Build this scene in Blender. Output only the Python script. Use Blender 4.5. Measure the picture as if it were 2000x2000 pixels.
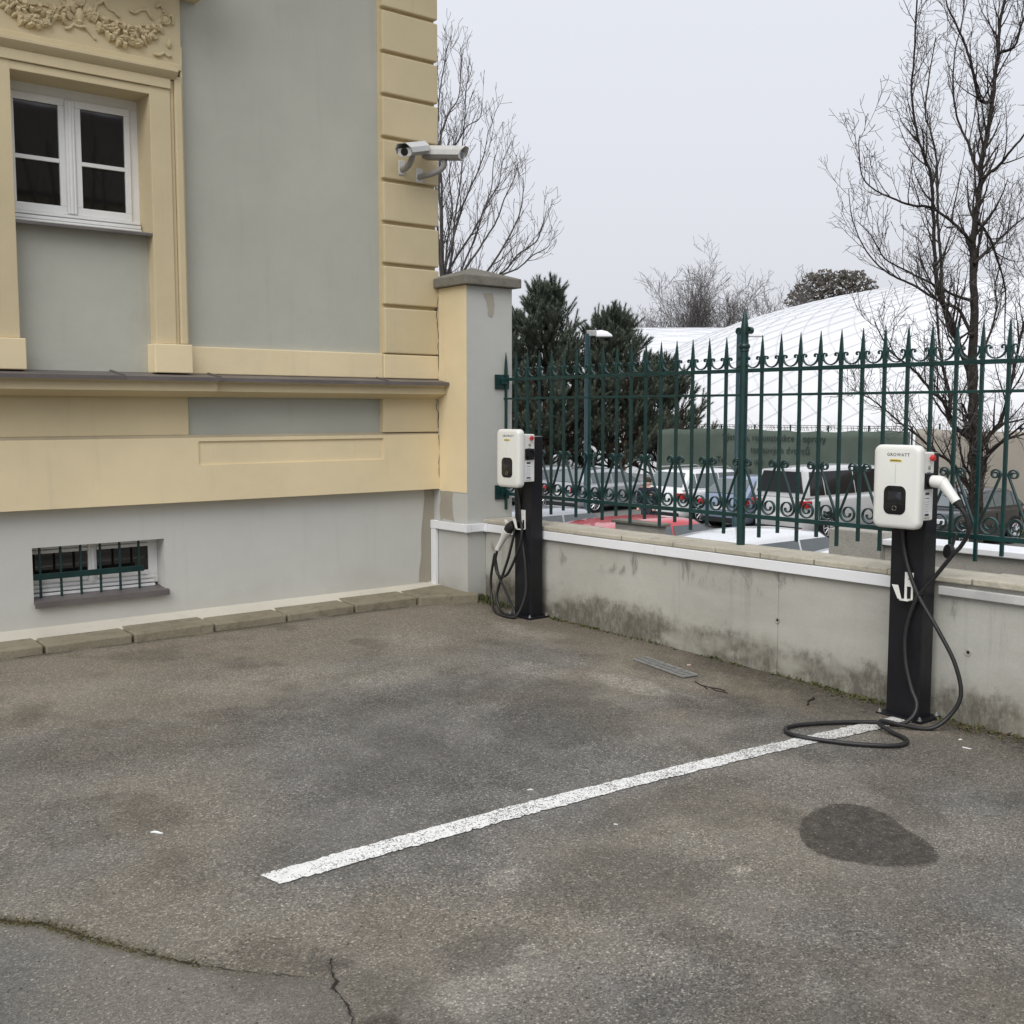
import bpy, math, random
import numpy as np
from mathutils import Matrix, Vector

for o in list(bpy.data.objects):
    bpy.data.objects.remove(o, do_unlink=True)
scene = bpy.context.scene
COL = scene.collection
PI = math.pi
R = math.radians

# ---------------------------------------------------------------- camera
cd = bpy.data.cameras.new('camera')
cd.sensor_width = 36.0
cd.lens = 38.7
cd.clip_start = 0.05
cd.clip_end = 2000
cam = bpy.data.objects.new('camera', cd)
COL.objects.link(cam)
cam.location = (0, 0, 1.45)
PITCH = math.atan(195 / 2150)
cam.rotation_euler = (PI / 2 - PITCH, 0, R(51.2) - PI / 2)
scene.camera = cam
scene.render.resolution_x = 1024
scene.render.resolution_y = 1024

# ---------------------------------------------------------------- overcast sky
SUN_EL, SUN_AZ = R(48), R(208)          # azimuth of the sun in the XY plane, from +X towards +Y
world = bpy.data.worlds.new('World')
scene.world = world
world.use_nodes = True
wn = world.node_tree
wn.nodes.clear()
wo = wn.nodes.new('ShaderNodeOutputWorld')
bg = wn.nodes.new('ShaderNodeBackground')
sky = wn.nodes.new('ShaderNodeTexSky')
sky.sky_type = 'NISHITA'
sky.sun_disc = False
sky.sun_elevation = SUN_EL
sky.sun_rotation = PI / 2 - SUN_AZ
sky.air_density = 1.0
sky.dust_density = 5.0
sky.ozone_density = 1.0
hs = wn.nodes.new('ShaderNodeHueSaturation')
hs.inputs['Saturation'].default_value = 0.22
mixw = wn.nodes.new('ShaderNodeMix')
mixw.data_type = 'RGBA'
mixw.inputs['Factor'].default_value = 0.88      # cloud deck over the blue
# cloud deck: brighter overhead than at the horizon, as overcast skies are
wtc = wn.nodes.new('ShaderNodeTexCoord')
wsp = wn.nodes.new('ShaderNodeSeparateXYZ')
wn.links.new(wtc.outputs['Generated'], wsp.inputs[0])
wmr = wn.nodes.new('ShaderNodeMapRange')
wmr.inputs[1].default_value = 0.0; wmr.inputs[2].default_value = 0.75
wmr.inputs[3].default_value = 0.0; wmr.inputs[4].default_value = 1.0
wn.links.new(wsp.outputs[2], wmr.inputs[0])
wcl = wn.nodes.new('ShaderNodeMix'); wcl.data_type = 'RGBA'
wcl.inputs['A'].default_value = (5.0, 5.12, 5.50, 1)
wcl.inputs['B'].default_value = (6.5, 6.8, 7.5, 1)
wn.links.new(wmr.outputs[0], wcl.inputs['Factor'])
wn.links.new(wcl.outputs['Result'], mixw.inputs['B'])
wn.links.new(sky.outputs[0], hs.inputs['Color'])
wn.links.new(hs.outputs[0], mixw.inputs['A'])
wn.links.new(mixw.outputs['Result'], bg.inputs['Color'])
bg.inputs['Strength'].default_value = 0.104
wn.links.new(bg.outputs[0], wo.inputs[0])

sd = bpy.data.lights.new('sun', 'SUN')
sd.energy = 1.5
sd.angle = R(50)
sd.color = (1.0, 0.97, 0.92)
sun = bpy.data.objects.new('sun', sd)
COL.objects.link(sun)
sun.location = (0, 0, 30)
sdir = Vector((math.cos(SUN_EL) * math.cos(SUN_AZ), math.cos(SUN_EL) * math.sin(SUN_AZ), math.sin(SUN_EL)))
sun.rotation_euler = sdir.to_track_quat('Z', 'Y').to_euler()

vs = scene.view_settings
vs.view_transform = 'Standard'
vs.look = 'None'
vs.exposure = 0.50
vs.gamma = 1.0
vs.use_curve_mapping = False

# ---------------------------------------------------------------- mesh helpers
class MB:
    def __init__(s):
        s.v = []; s.f = []
    def add(s, vs_, fs):
        b = len(s.v)
        s.v.extend([tuple(map(float, p)) for p in vs_])
        s.f.extend([tuple(i + b for i in f) for f in fs])
        return s
    def box(s, x0, x1, y0, y1, z0, z1):
        v = [(x0,y0,z0),(x1,y0,z0),(x1,y1,z0),(x0,y1,z0),(x0,y0,z1),(x1,y0,z1),(x1,y1,z1),(x0,y1,z1)]
        return s.add(v, [(0,3,2,1),(4,5,6,7),(0,1,5,4),(1,2,6,5),(2,3,7,6),(3,0,4,7)])
    def obox(s, c, size, M):
        hx, hy, hz = [q / 2 for q in size]
        v = [Vector(c) + M @ Vector(p) for p in [(-hx,-hy,-hz),(hx,-hy,-hz),(hx,hy,-hz),(-hx,hy,-hz),(-hx,-hy,hz),(hx,-hy,hz),(hx,hy,hz),(-hx,hy,hz)]]
        return s.add(v, [(0,3,2,1),(4,5,6,7),(0,1,5,4),(1,2,6,5),(2,3,7,6),(3,0,4,7)])
    def loft(s, loops, cap0=True, cap1=True, closed=True):
        n = len(loops[0]); vs_ = []; fs = []
        for L in loops: vs_.extend(L)
        for i in range(len(loops) - 1):
            a = i * n; b = a + n
            for j in range(n if closed else n - 1):
                k = (j + 1) % n
                fs.append((a + j, a + k, b + k, b + j))
        if cap0: fs.append(tuple(range(n - 1, -1, -1)))
        if cap1: fs.append(tuple((len(loops) - 1) * n + j for j in range(n)))
        return s.add(vs_, fs)
    def tube(s, pts, rad, n=6, caps=True):
        P = [Vector(p) for p in pts]
        if not hasattr(rad, '__len__'): rad = [rad] * len(P)
        loops = []
        up = None
        for i, p in enumerate(P):
            d = (P[min(i + 1, len(P) - 1)] - P[max(i - 1, 0)])
            if d.length < 1e-9: d = Vector((0, 0, 1))
            d.normalize()
            if up is None:
                a = Vector((0, 0, 1)) if abs(d.z) < .9 else Vector((1, 0, 0))
                up = (a - d * a.dot(d)).normalized()
            else:
                up = (up - d * up.dot(d))
                if up.length < 1e-6: up = d.orthogonal()
                up.normalize()
            q = d.cross(up)
            loops.append([p + (up * math.cos(2 * PI * k / n) + q * math.sin(2 * PI * k / n)) * rad[i] for k in range(n)])
        return s.loft(loops, caps, caps)
    def prism(s, poly, fn, a, b):
        """poly of 2D points, fn(u, v, w) -> xyz, extruded w from a to b"""
        return s.loft([[fn(u, v, a) for u, v in poly], [fn(u, v, b) for u, v in poly]])
    def lathe(s, prof, c=(0, 0, 0), n=12, axis='z'):
        loops = []
        for r, h in prof:
            L = []
            for k in range(n):
                t = 2 * PI * k / n
                a, b = r * math.cos(t), r * math.sin(t)
                p = {'z': (a, b, h), 'x': (h, a, b), 'y': (b, h, a)}[axis]
                L.append((c[0] + p[0], c[1] + p[1], c[2] + p[2]))
            loops.append(L)
        return s.loft(loops)
    def ribbon(s, path, hw, hn, nrm=None):
        """flat bar swept along a path: hw half width along nrm, hn half thickness in the plane"""
        P = [Vector(p) for p in path]; nrm = Vector(nrm)
        loops = []
        for i, p in enumerate(P):
            d = (P[min(i + 1, len(P) - 1)] - P[max(i - 1, 0)]).normalized()
            t = d.cross(nrm).normalized()
            loops.append([p + nrm * hw + t * hn, p - nrm * hw + t * hn, p - nrm * hw - t * hn, p + nrm * hw - t * hn])
        return s.loft(loops)
    def ico(s, c, r, sc=(1, 1, 1), sub=1, jit=0, rng=None):
        t = (1 + 5 ** .5) / 2
        v = [Vector(p).normalized() for p in [(-1,t,0),(1,t,0),(-1,-t,0),(1,-t,0),(0,-1,t),(0,1,t),(0,-1,-t),(0,1,-t),(t,0,-1),(t,0,1),(-t,0,-1),(-t,0,1)]]
        f = [(0,11,5),(0,5,1),(0,1,7),(0,7,10),(0,10,11),(1,5,9),(5,11,4),(11,10,2),(10,7,6),(7,1,8),(3,9,4),(3,4,2),(3,2,6),(3,6,8),(3,8,9),(4,9,5),(2,4,11),(6,2,10),(8,6,7),(9,8,1)]
        for _ in range(sub):
            cache = {}; nf = []
            def mid(a, b):
                k = (min(a, b), max(a, b))
                if k not in cache:
                    v.append(((v[a] + v[b]) / 2).normalized()); cache[k] = len(v) - 1
                return cache[k]
            for a, b, d in f:
                x, y, z = mid(a, b), mid(b, d), mid(d, a)
                nf += [(a, x, z), (b, y, x), (d, z, y), (x, y, z)]
            f = nf
        out = []
        for p in v:
            k = r * (1 + (rng.uniform(-jit, jit) if rng else 0))
            out.append((c[0] + p.x * k * sc[0], c[1] + p.y * k * sc[1], c[2] + p.z * k * sc[2]))
        return s.add(out, f)
    def mesh(s, name):
        m = bpy.data.meshes.new(name)
        m.from_pydata(s.v, [], s.f)
        m.update()
        return m

def link(name, data, parent=None, loc=None):
    o = bpy.data.objects.new(name, data)
    COL.objects.link(o)
    if loc is not None: o.location = loc
    if parent is not None: o.parent = parent
    return o

def worldparent(o, parent):
    """parent an object whose mesh is in world coordinates"""
    o.parent = parent
    p = parent
    T = Vector((0, 0, 0))
    while p is not None:
        T += Vector(p.location)
        p = p.parent if p.parent and p.matrix_parent_inverse == Matrix() else None
    o.matrix_parent_inverse = Matrix.Translation(-T)

def obj(name, mb, mat, parent=None, smooth=False, bevel=0, seg=2, local=False, loc=None, ang=35):
    m = mb if isinstance(mb, bpy.types.Mesh) else mb.mesh(name)
    if not m.materials: m.materials.append(mat)
    if smooth:
        m.polygons.foreach_set('use_smooth', [True] * len(m.polygons))
        if smooth != 'all':
            try: m.set_sharp_from_angle(angle=R(ang))
            except Exception: pass
    o = bpy.data.objects.new(name, m)
    COL.objects.link(o)
    if loc is not None: o.location = loc
    if parent is not None:
        if local: o.parent = parent
        else: worldparent(o, parent)
    if bevel:
        b = o.modifiers.new('bevel', 'BEVEL'); b.width = bevel; b.segments = seg; b.limit_method = 'ANGLE'; b.angle_limit = R(40)
    return o

def tag(o, label=None, cat=None, group=None, kind=None):
    if label: o['label'] = label
    if cat: o['category'] = cat
    if group: o['group'] = group
    if kind: o['kind'] = kind
    return o

def thing(name, label, cat, loc=(0, 0, 0), rz=0, group=None):
    o = bpy.data.objects.new(name, None)
    o.empty_display_size = .1
    COL.objects.link(o)
    o.location = loc; o.rotation_euler = (0, 0, rz)
    return tag(o, label, cat, group)

def text_mb(body, size, fn, depth=.0006, spacing=1.0, extrude=True):
    """mesh of a line of lettering mapped by fn(u, v, w); u starts at 0"""
    c = bpy.data.curves.new('lettering', 'FONT')
    c.body = body; c.size = size; c.extrude = depth; c.space_character = spacing
    c.resolution_u = 2
    o = bpy.data.objects.new('lettering', c); COL.objects.link(o)
    dg = bpy.context.evaluated_depsgraph_get()
    dg.update()
    me = bpy.data.meshes.new_from_object(o.evaluated_get(dg))
    vs_ = [tuple(v.co) for v in me.vertices]; fs = [tuple(p.vertices) for p in me.polygons]
    bpy.data.objects.remove(o, do_unlink=True); bpy.data.curves.remove(c); bpy.data.meshes.remove(me)
    w = max([p[0] for p in vs_] + [0])
    mb = MB(); mb.add([fn(u, v, q) for u, v, q in vs_], fs)
    return mb, w

# ---------------------------------------------------------------- materials
def nmat(name):
    m = bpy.data.materials.new(name); m.use_nodes = True
    nt = m.node_tree
    b = nt.nodes['Principled BSDF']
    return m, nt, b

class N:
    """tiny node-building helper"""
    def __init__(s, nt): s.nt = nt
    def new(s, t, **kw):
        n = s.nt.nodes.new(t)
        for k, v in kw.items(): setattr(n, k, v)
        return n
    def set(s, sock, v):
        if hasattr(v, 'is_output') or isinstance(v, bpy.types.NodeSocket): s.nt.links.new(v, sock)
        elif isinstance(v, (tuple, list)) and len(v) == 3 and sock.type == 'RGBA': sock.default_value = (*v, 1)
        else: sock.default_value = v
    def pos(s): return s.new('ShaderNodeTexCoord').outputs['Object']
    def sep(s, v):
        n = s.new('ShaderNodeSeparateXYZ'); s.set(n.inputs[0], v); return n.outputs
    def scale(s, v, k):
        n = s.new('ShaderNodeMapping'); s.set(n.inputs[0], v); n.inputs['Scale'].default_value = k; return n.outputs[0]
    def noise(s, v, sc, det=4, rough=.55, dist=0):
        n = s.new('ShaderNodeTexNoise'); s.set(n.inputs['Vector'], v)
        n.inputs['Scale'].default_value = sc; n.inputs['Detail'].default_value = det
        n.inputs['Roughness'].default_value = rough; n.inputs['Distortion'].default_value = dist
        return n.outputs[0]
    def voro(s, v, sc, out='Distance', feat='F1', rnd=1):
        n = s.new('ShaderNodeTexVoronoi', feature=feat); s.set(n.inputs['Vector'], v)
        n.inputs['Scale'].default_value = sc
        n.inputs['Randomness'].default_value = rnd
        return n.outputs[out]
    def ramp(s, f, stops, interp='LINEAR'):
        n = s.new('ShaderNodeValToRGB'); s.set(n.inputs[0], f)
        cr = n.color_ramp; cr.interpolation = interp
        while len(cr.elements) < len(stops): cr.elements.new(.5)
        for e, (p, c) in zip(cr.elements, stops):
            e.position = p; e.color = (*c, 1) if not isinstance(c, (int, float)) else (c, c, c, 1)
        return n.outputs[0]
    def mr(s, f, a, b, c=0, d=1, smooth=False):
        n = s.new('ShaderNodeMapRange'); s.set(n.inputs[0], f)
        if smooth: n.interpolation_type = 'SMOOTHSTEP'
        for i, v in enumerate((a, b, c, d)): s.set(n.inputs[1 + i], v)
        return n.outputs[0]
    def math(s, op, a, b=0, c=0, clamp=False):
        n = s.new('ShaderNodeMath', operation=op, use_clamp=clamp)
        s.set(n.inputs[0], a); s.set(n.inputs[1], b); s.set(n.inputs[2], c); return n.outputs[0]
    def mix(s, f, a, b, blend='MIX'):
        n = s.new('ShaderNodeMix', data_type='RGBA', blend_type=blend)
        s.set(n.inputs['Factor'], f); s.set(n.inputs['A'], a); s.set(n.inputs['B'], b); return n.outputs['Result']
    def bump(s, h, strength=.3, dist=.01, nrm=None):
        n = s.new('ShaderNodeBump'); s.set(n.inputs['Height'], h)
        n.inputs['Strength'].default_value = strength; n.inputs['Distance'].default_value = dist
        if nrm is not None: s.set(n.inputs['Normal'], nrm)
        return n.outputs[0]
    def attr(s, name, out='Color'):
        n = s.new('ShaderNodeAttribute', attribute_name=name); return n.outputs[out]

def plain(name, col, rough=.6, spec=.5, metal=0, var=.08, vscale=6, bump=0, bscale=60, coat=0):
    m, nt, b = nmat(name); n = N(nt); p = n.pos()
    f = n.noise(p, vscale, 5)
    c = n.mix(n.mr(f, .3, .7), tuple(x * (1 - var) for x in col), tuple(min(1, x * (1 + var)) for x in col))
    n.set(b.inputs['Base Color'], c)
    n.set(b.inputs['Roughness'], n.mr(n.noise(p, vscale * 3, 3), .3, .7, max(.02, rough - .06), min(1, rough + .06)))
    b.inputs['Specular IOR Level'].default_value = spec
    b.inputs['Metallic'].default_value = metal
    if coat:
        b.inputs['Coat Weight'].default_value = coat; b.inputs['Coat Roughness'].default_value = .05
    if bump: n.set(b.inputs['Normal'], n.bump(n.noise(p, bscale, 4), bump, .004))
    return m

def plaster(name, col, var=.085, stain=.11, stain_col=(.2, .18, .14), fine=.4, zdirt=None):
    m, nt, b = nmat(name); n = N(nt); p = n.pos()
    big = n.noise(p, .9, 4, .6)
    mid = n.noise(p, 5, 5, .6, .3)
    c = n.mix(n.mr(big, .3, .7), tuple(x * (1 - var) for x in col), tuple(min(1, x * (1 + var)) for x in col))
    c = n.mix(n.math('MULTIPLY', n.mr(mid, .35, .75), var * .9), c, tuple(x * .6 for x in col))
    sk = n.noise(n.scale(p, (9, 9, .7)), 1.3, 5, .65)
    c = n.mix(n.math('MULTIPLY', n.mr(sk, .56, .78), stain), c, stain_col)
    if zdirt:
        z0, z1, amt, dc = zdirt
        z = n.sep(p)[2]
        zz = n.math('ADD', z, n.math('MULTIPLY', n.math('SUBTRACT', n.noise(p, 3.5, 6, .65), .5), (z1 - z0) * 1.6))
        c = n.mix(n.math('MULTIPLY', n.mr(zz, z1, z0, 0, 1, True), amt), c, dc)
    gr = n.noise(p, 260, 2)
    c = n.mix(n.math('MULTIPLY', n.mr(gr, .3, .7), .10), c, tuple(x * .62 for x in col))
    n.set(b.inputs['Base Color'], c)
    b.inputs['Roughness'].default_value = .88
    b.inputs['Specular IOR Level'].default_value = .25
    h = n.math('ADD', n.math('MULTIPLY', n.noise(p, 150, 3), .35), n.noise(p, 12, 4))
    n.set(b.inputs['Normal'], n.bump(h, fine, .006))
    return m

M = {}
YEL = (.635, .535, .342)
GRY = (.475, .475, .412)
M['yellow'] = plaster('yellow_plaster', YEL)
M['yellow_lit'] = plaster('yellow_plaster_lit', (.79, .665, .43), zdirt=None)  # the yellow lightened: stronger light on lower facade and pillar put into colour
M['yellow_dirty'] = plaster('yellow_plaster_ledge', (.42, .36, .25), var=.2, stain=.3)
M['grey'] = plaster('grey_green_plaster', GRY, var=.08)
M['grey_panel'] = plaster('grey_panel_plaster', (.42, .425, .37), var=.05)
M['plinth'] = plaster('pale_grey_plinth_plaster', (.575, .575, .535), var=.05, zdirt=(.16, .36, .35, (.42, .40, .34)))
M['pillar_grey'] = plaster('pale_grey_pillar_plaster', (.50, .50, .47), var=.05, zdirt=(.1, .3, .5, (.3, .29, .25)))
M['flashing'] = plain('brown_grey_sheet_metal', (.13, .115, .11), .5, .5, 0, .2, 4)
M['white_frame'] = plain('white_window_paint', (.78, .78, .77), .35, .5, 0, .04, 8)
M['white_trunk'] = plain('white_plastic_trunking', (.80, .81, .83), .4, .5, 0, .05, 3)
M['grey_trunk'] = plain('grey_weathered_trunking', (.47, .47, .46), .6, .4, 0, .25, 5)
M['black_steel'] = plain('black_powder_coat', (.010, .010, .013), .45, .35, 0, .3, 5, .1, 300)
M['cable'] = plain('black_rubber_cable', (.018, .018, .019), .45, .45, 0, .2, 20)
M['fence'] = plain('dark_green_paint', (.005, .034, .032), .36, .5, 0, .35, 9, .12, 120)
M['lamp_post'] = plain('dark_teal_post_paint', (.008, .038, .05), .4, .5, 0, .2, 5)
M['charger_white'] = plain('white_charger_plastic', (.76, .76, .72), .32, .5, 0, .02, 3)
M['label_white'] = plain('white_label_film', (.72, .73, .74), .4, .5, 0, .05, 30)
M['dark_print'] = plain('dark_grey_print', (.05, .05, .055), .6, .3)
M['black_gloss'] = plain('black_gloss_panel', (.008, .008, .009), .12, .5)
M['screen_glass'] = plain('dark_display_glass', (.02, .022, .028), .08, .5)
M['red_plastic'] = plain('red_plastic_button', (.55, .03, .03), .35, .5)
M['yellow_sticker'] = plain('yellow_sticker', (.75, .58, .12), .5, .4, 0, .1, 60)
M['mint'] = plain('pale_green_light_strip', (.45, .70, .60), .3, .5)
M['cctv'] = plain('pale_grey_camera_enamel', (.66, .66, .64), .4, .5, 0, .06, 14)
M['cctv_dark'] = plain('grey_camera_underside', (.30, .29, .28), .5, .4, 0, .1, 14)
M['lens'] = plain('black_lens_glass', (.006, .006, .007), .06, .6)
M['galv'] = plain('galvanised_steel', (.42, .42, .41), .45, .5, .6, .2, 30)
M['tyre'] = plain('tyre_rubber', (.015, .015, .016), .75, .3)
M['rim'] = plain('silver_alloy_rim', (.55, .55, .56), .3, .5, .7, .1, 20)
M['dark_plastic'] = plain('black_car_trim', (.012, .012, .013), .5, .4)
M['tail_red'] = plain('red_tail_lamp', (.42, .012, .015), .15, .6)
M['head_lamp'] = plain('clear_head_lamp', (.6, .62, .64), .1, .6)
M['plate'] = plain('white_number_plate', (.7, .7, .68), .4, .4)
M['mortar'] = plaster('pale_mortar', (.60, .565, .48), var=.12, stain=.25)
M['patch'] = plaster('bare_brown_render', (.36, .33, .27), var=.16, stain=.3)
M['crack'] = plain('dark_gap_tone', (.035, .03, .026), .95, .1, 0, .4, 40)  # near-black tone for cracks, tie holes and the drain pit
M['bark'] = plain('dark_brown_bark', (.040, .034, .030), .9, .15, 0, .35, 14, .5, 60)
M['twig'] = plain('grey_brown_twigs', (.095, .088, .082), .9, .15, 0, .3, 3)
M['far_twig'] = plain('pale_grey_far_twigs', (.12, .11, .105), .9, .1, 0, .25, 1)
M['skin'] = plain('skin', (.55, .36, .28), .6, .3)
M['navy'] = plain('navy_jacket_cloth', (.022, .02, .035), .9, .2, 0, .2, 20)
M['jeans'] = plain('dark_trousers_cloth', (.04, .04, .05), .9, .2)
M['hair'] = plain('brown_hair', (.05, .035, .025), .8, .3)
# ================================================================ ground
def gz(x, y):
    z = .0235 * (y - 3.1)
    if y > 5.9: z += .016 * min(1, (y - 5.9) / .5)
    return z

def asphalt_mat():
    m, nt, b = nmat('worn_asphalt'); n = N(nt); p = n.pos()
    ca = n.attr('stain')
    sp = n.sep(ca)               # r: dusty brown, g: dark, b: pale
    zo = n.sep(n.attr('zone'))   # r: moss, g: fine smooth overlay, b: loose grit
    g1 = n.sep(n.voro(p, 175, 'Color'))[0]
    g2 = n.sep(n.voro(p, 330, 'Color'))[0]
    g3 = n.sep(n.voro(p, 75, 'Color'))[1]
    base = n.mix(n.mr(n.noise(p, 2.6, 7, .66), .3, .72), (.118, .112, .101), (.196, .188, .173))
    base = n.mix(sp[0], base, (.245, .208, .155))
    base = n.mix(n.math('MULTIPLY', sp[2], n.mr(n.noise(p, 26, 7, .75), .30, .60)), base, (.34, .315, .27))
    base = n.mix(n.math('MULTIPLY', sp[1], n.mr(n.noise(p, 30, 6, .7), .15, .6, .45, 1)), base, (.046, .041, .034))
    base = n.mix(n.math('MULTIPLY', zo[1], .35), base, (.140, .134, .122))
    s1 = n.ramp(g1, [(0, (.45, .45, .45)), (.35, (.82, .82, .82)), (.72, (1.05, 1.05, 1.05)), (.90, (1.40, 1.39, 1.36)), (1, (2.35, 2.32, 2.25))])
    s2 = n.ramp(g2, [(0, (.66, .66, .66)), (.5, (.98, .98, .98)), (1, (1.38, 1.37, 1.35))])
    patchy = n.mr(n.noise(p, 1.7, 4), .35, .65, .65, 1)
    k = n.math('MULTIPLY', patchy, n.mr(zo[1], 0, 1, 1, .62))
    k = n.math('MULTIPLY', k, n.mr(sp[0], .2, .9, 1, .55))
    c = n.mix(k, base, s1, 'MULTIPLY')
    c = n.mix(.75, c, s2, 'MULTIPLY')
    # scattered pale chippings and dark pits
    c = n.mix(n.math('MULTIPLY', n.math('GREATER_THAN', g3, .965), n.mr(n.voro(p, 75), .30, .12)), c, (.42, .40, .36))
    c = n.mix(n.math('MULTIPLY', n.math('GREATER_THAN', .03, g3), n.mr(n.voro(p, 75), .35, .15)), c, (.03, .028, .025))
    moss = n.math('MULTIPLY', zo[0], n.mr(n.noise(p, 60, 6, .7), .36, .58))
    c = n.mix(moss, c, n.mix(n.noise(p, 25, 3), (.058, .05, .024), (.105, .09, .038)))
    n.set(b.inputs['Base Color'], c)
    n.set(b.inputs['Roughness'], n.mr(n.noise(p, 9, 4), .3, .7, .74, .92))
    b.inputs['Specular IOR Level'].default_value = .3
    h = n.math('ADD', n.voro(p, 175), n.math('MULTIPLY', n.noise(p, 45, 5), .8))
    n.set(b.inputs['Normal'], n.bump(h, .5, .005))
    return m
M['asphalt'] = asphalt_mat()

def vnoise(X, Y, sc, seed, octv=4):
    """value noise on numpy grids"""
    r = np.random.RandomState(seed)
    out = np.zeros_like(X); amp = 1.; tot = 0
    for o in range(octv):
        T = r.rand(64, 64)
        x = X * sc * 2 ** o + 7.3 * o; y = Y * sc * 2 ** o + 3.1 * o
        xi = np.floor(x).astype(int); yi = np.floor(y).astype(int)
        fx = x - xi; fy = y - yi
        fx = fx * fx * (3 - 2 * fx); fy = fy * fy * (3 - 2 * fy)
        a = T[xi % 64, yi % 64]; b_ = T[(xi + 1) % 64, yi % 64]; c_ = T[xi % 64, (yi + 1) % 64]; d_ = T[(xi + 1) % 64, (yi + 1) % 64]
        out += amp * ((a * (1 - fx) + b_ * fx) * (1 - fy) + (c_ * (1 - fx) + d_ * fx) * fy)
        tot += amp; amp *= .55
    return out / tot

def poly_sdf(X, Y, poly):
    """signed distance to a polygon (negative inside) on numpy grids"""
    d = np.full(X.shape, 1e9); inside = np.zeros(X.shape, bool)
    n = len(poly)
    for i in range(n):
        x0, y0 = poly[i]; x1, y1 = poly[(i + 1) % n]
        dx, dy = x1 - x0, y1 - y0
        t = np.clip(((X - x0) * dx + (Y - y0) * dy) / (dx * dx + dy * dy), 0, 1)
        d = np.minimum(d, np.hypot(X - x0 - t * dx, Y - y0 - t * dy))
        cond = ((y0 > Y) != (y1 > Y))
        with np.errstate(divide='ignore', invalid='ignore'):
            xi = (x1 - x0) * (Y - y0) / (y1 - y0 + 1e-12) + x0
        inside ^= cond & (X < xi)
    return np.where(inside, -d, d)

CRACK = [(.55, 3.45), (.759, 3.284), (.80, 3.235), (.847, 3.198), (.89, 3.11), (.933, 3.021), (.985, 2.93), (1.036, 2.837), (1.10, 2.73), (1.148, 2.661), (1.195, 2.60), (1.23, 2.557), (1.29, 2.50), (1.34, 2.455)]
CRACK2 = [(1.40, 2.52), (1.372, 2.47), (1.354, 2.414), (1.337, 2.397), (1.329, 2.327), (1.307, 2.257), (1.27, 2.18), (1.22, 2.08)]
def seg_dist(X, Y, path):
    d = np.full(X.shape, 1e9)
    for (x0, y0), (x1, y1) in zip(path, path[1:]):
        dx, dy = x1 - x0, y1 - y0
        t = np.clip(((X - x0) * dx + (Y - y0) * dy) / (dx * dx + dy * dy), 0, 1)
        d = np.minimum(d, np.hypot(X - x0 - t * dx, Y - y0 - t * dy))
    return d

def smooth01(v, a, b):
    t = np.clip((v - a) / (b - a), 0, 1)
    return t * t * (3 - 2 * t)

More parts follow.
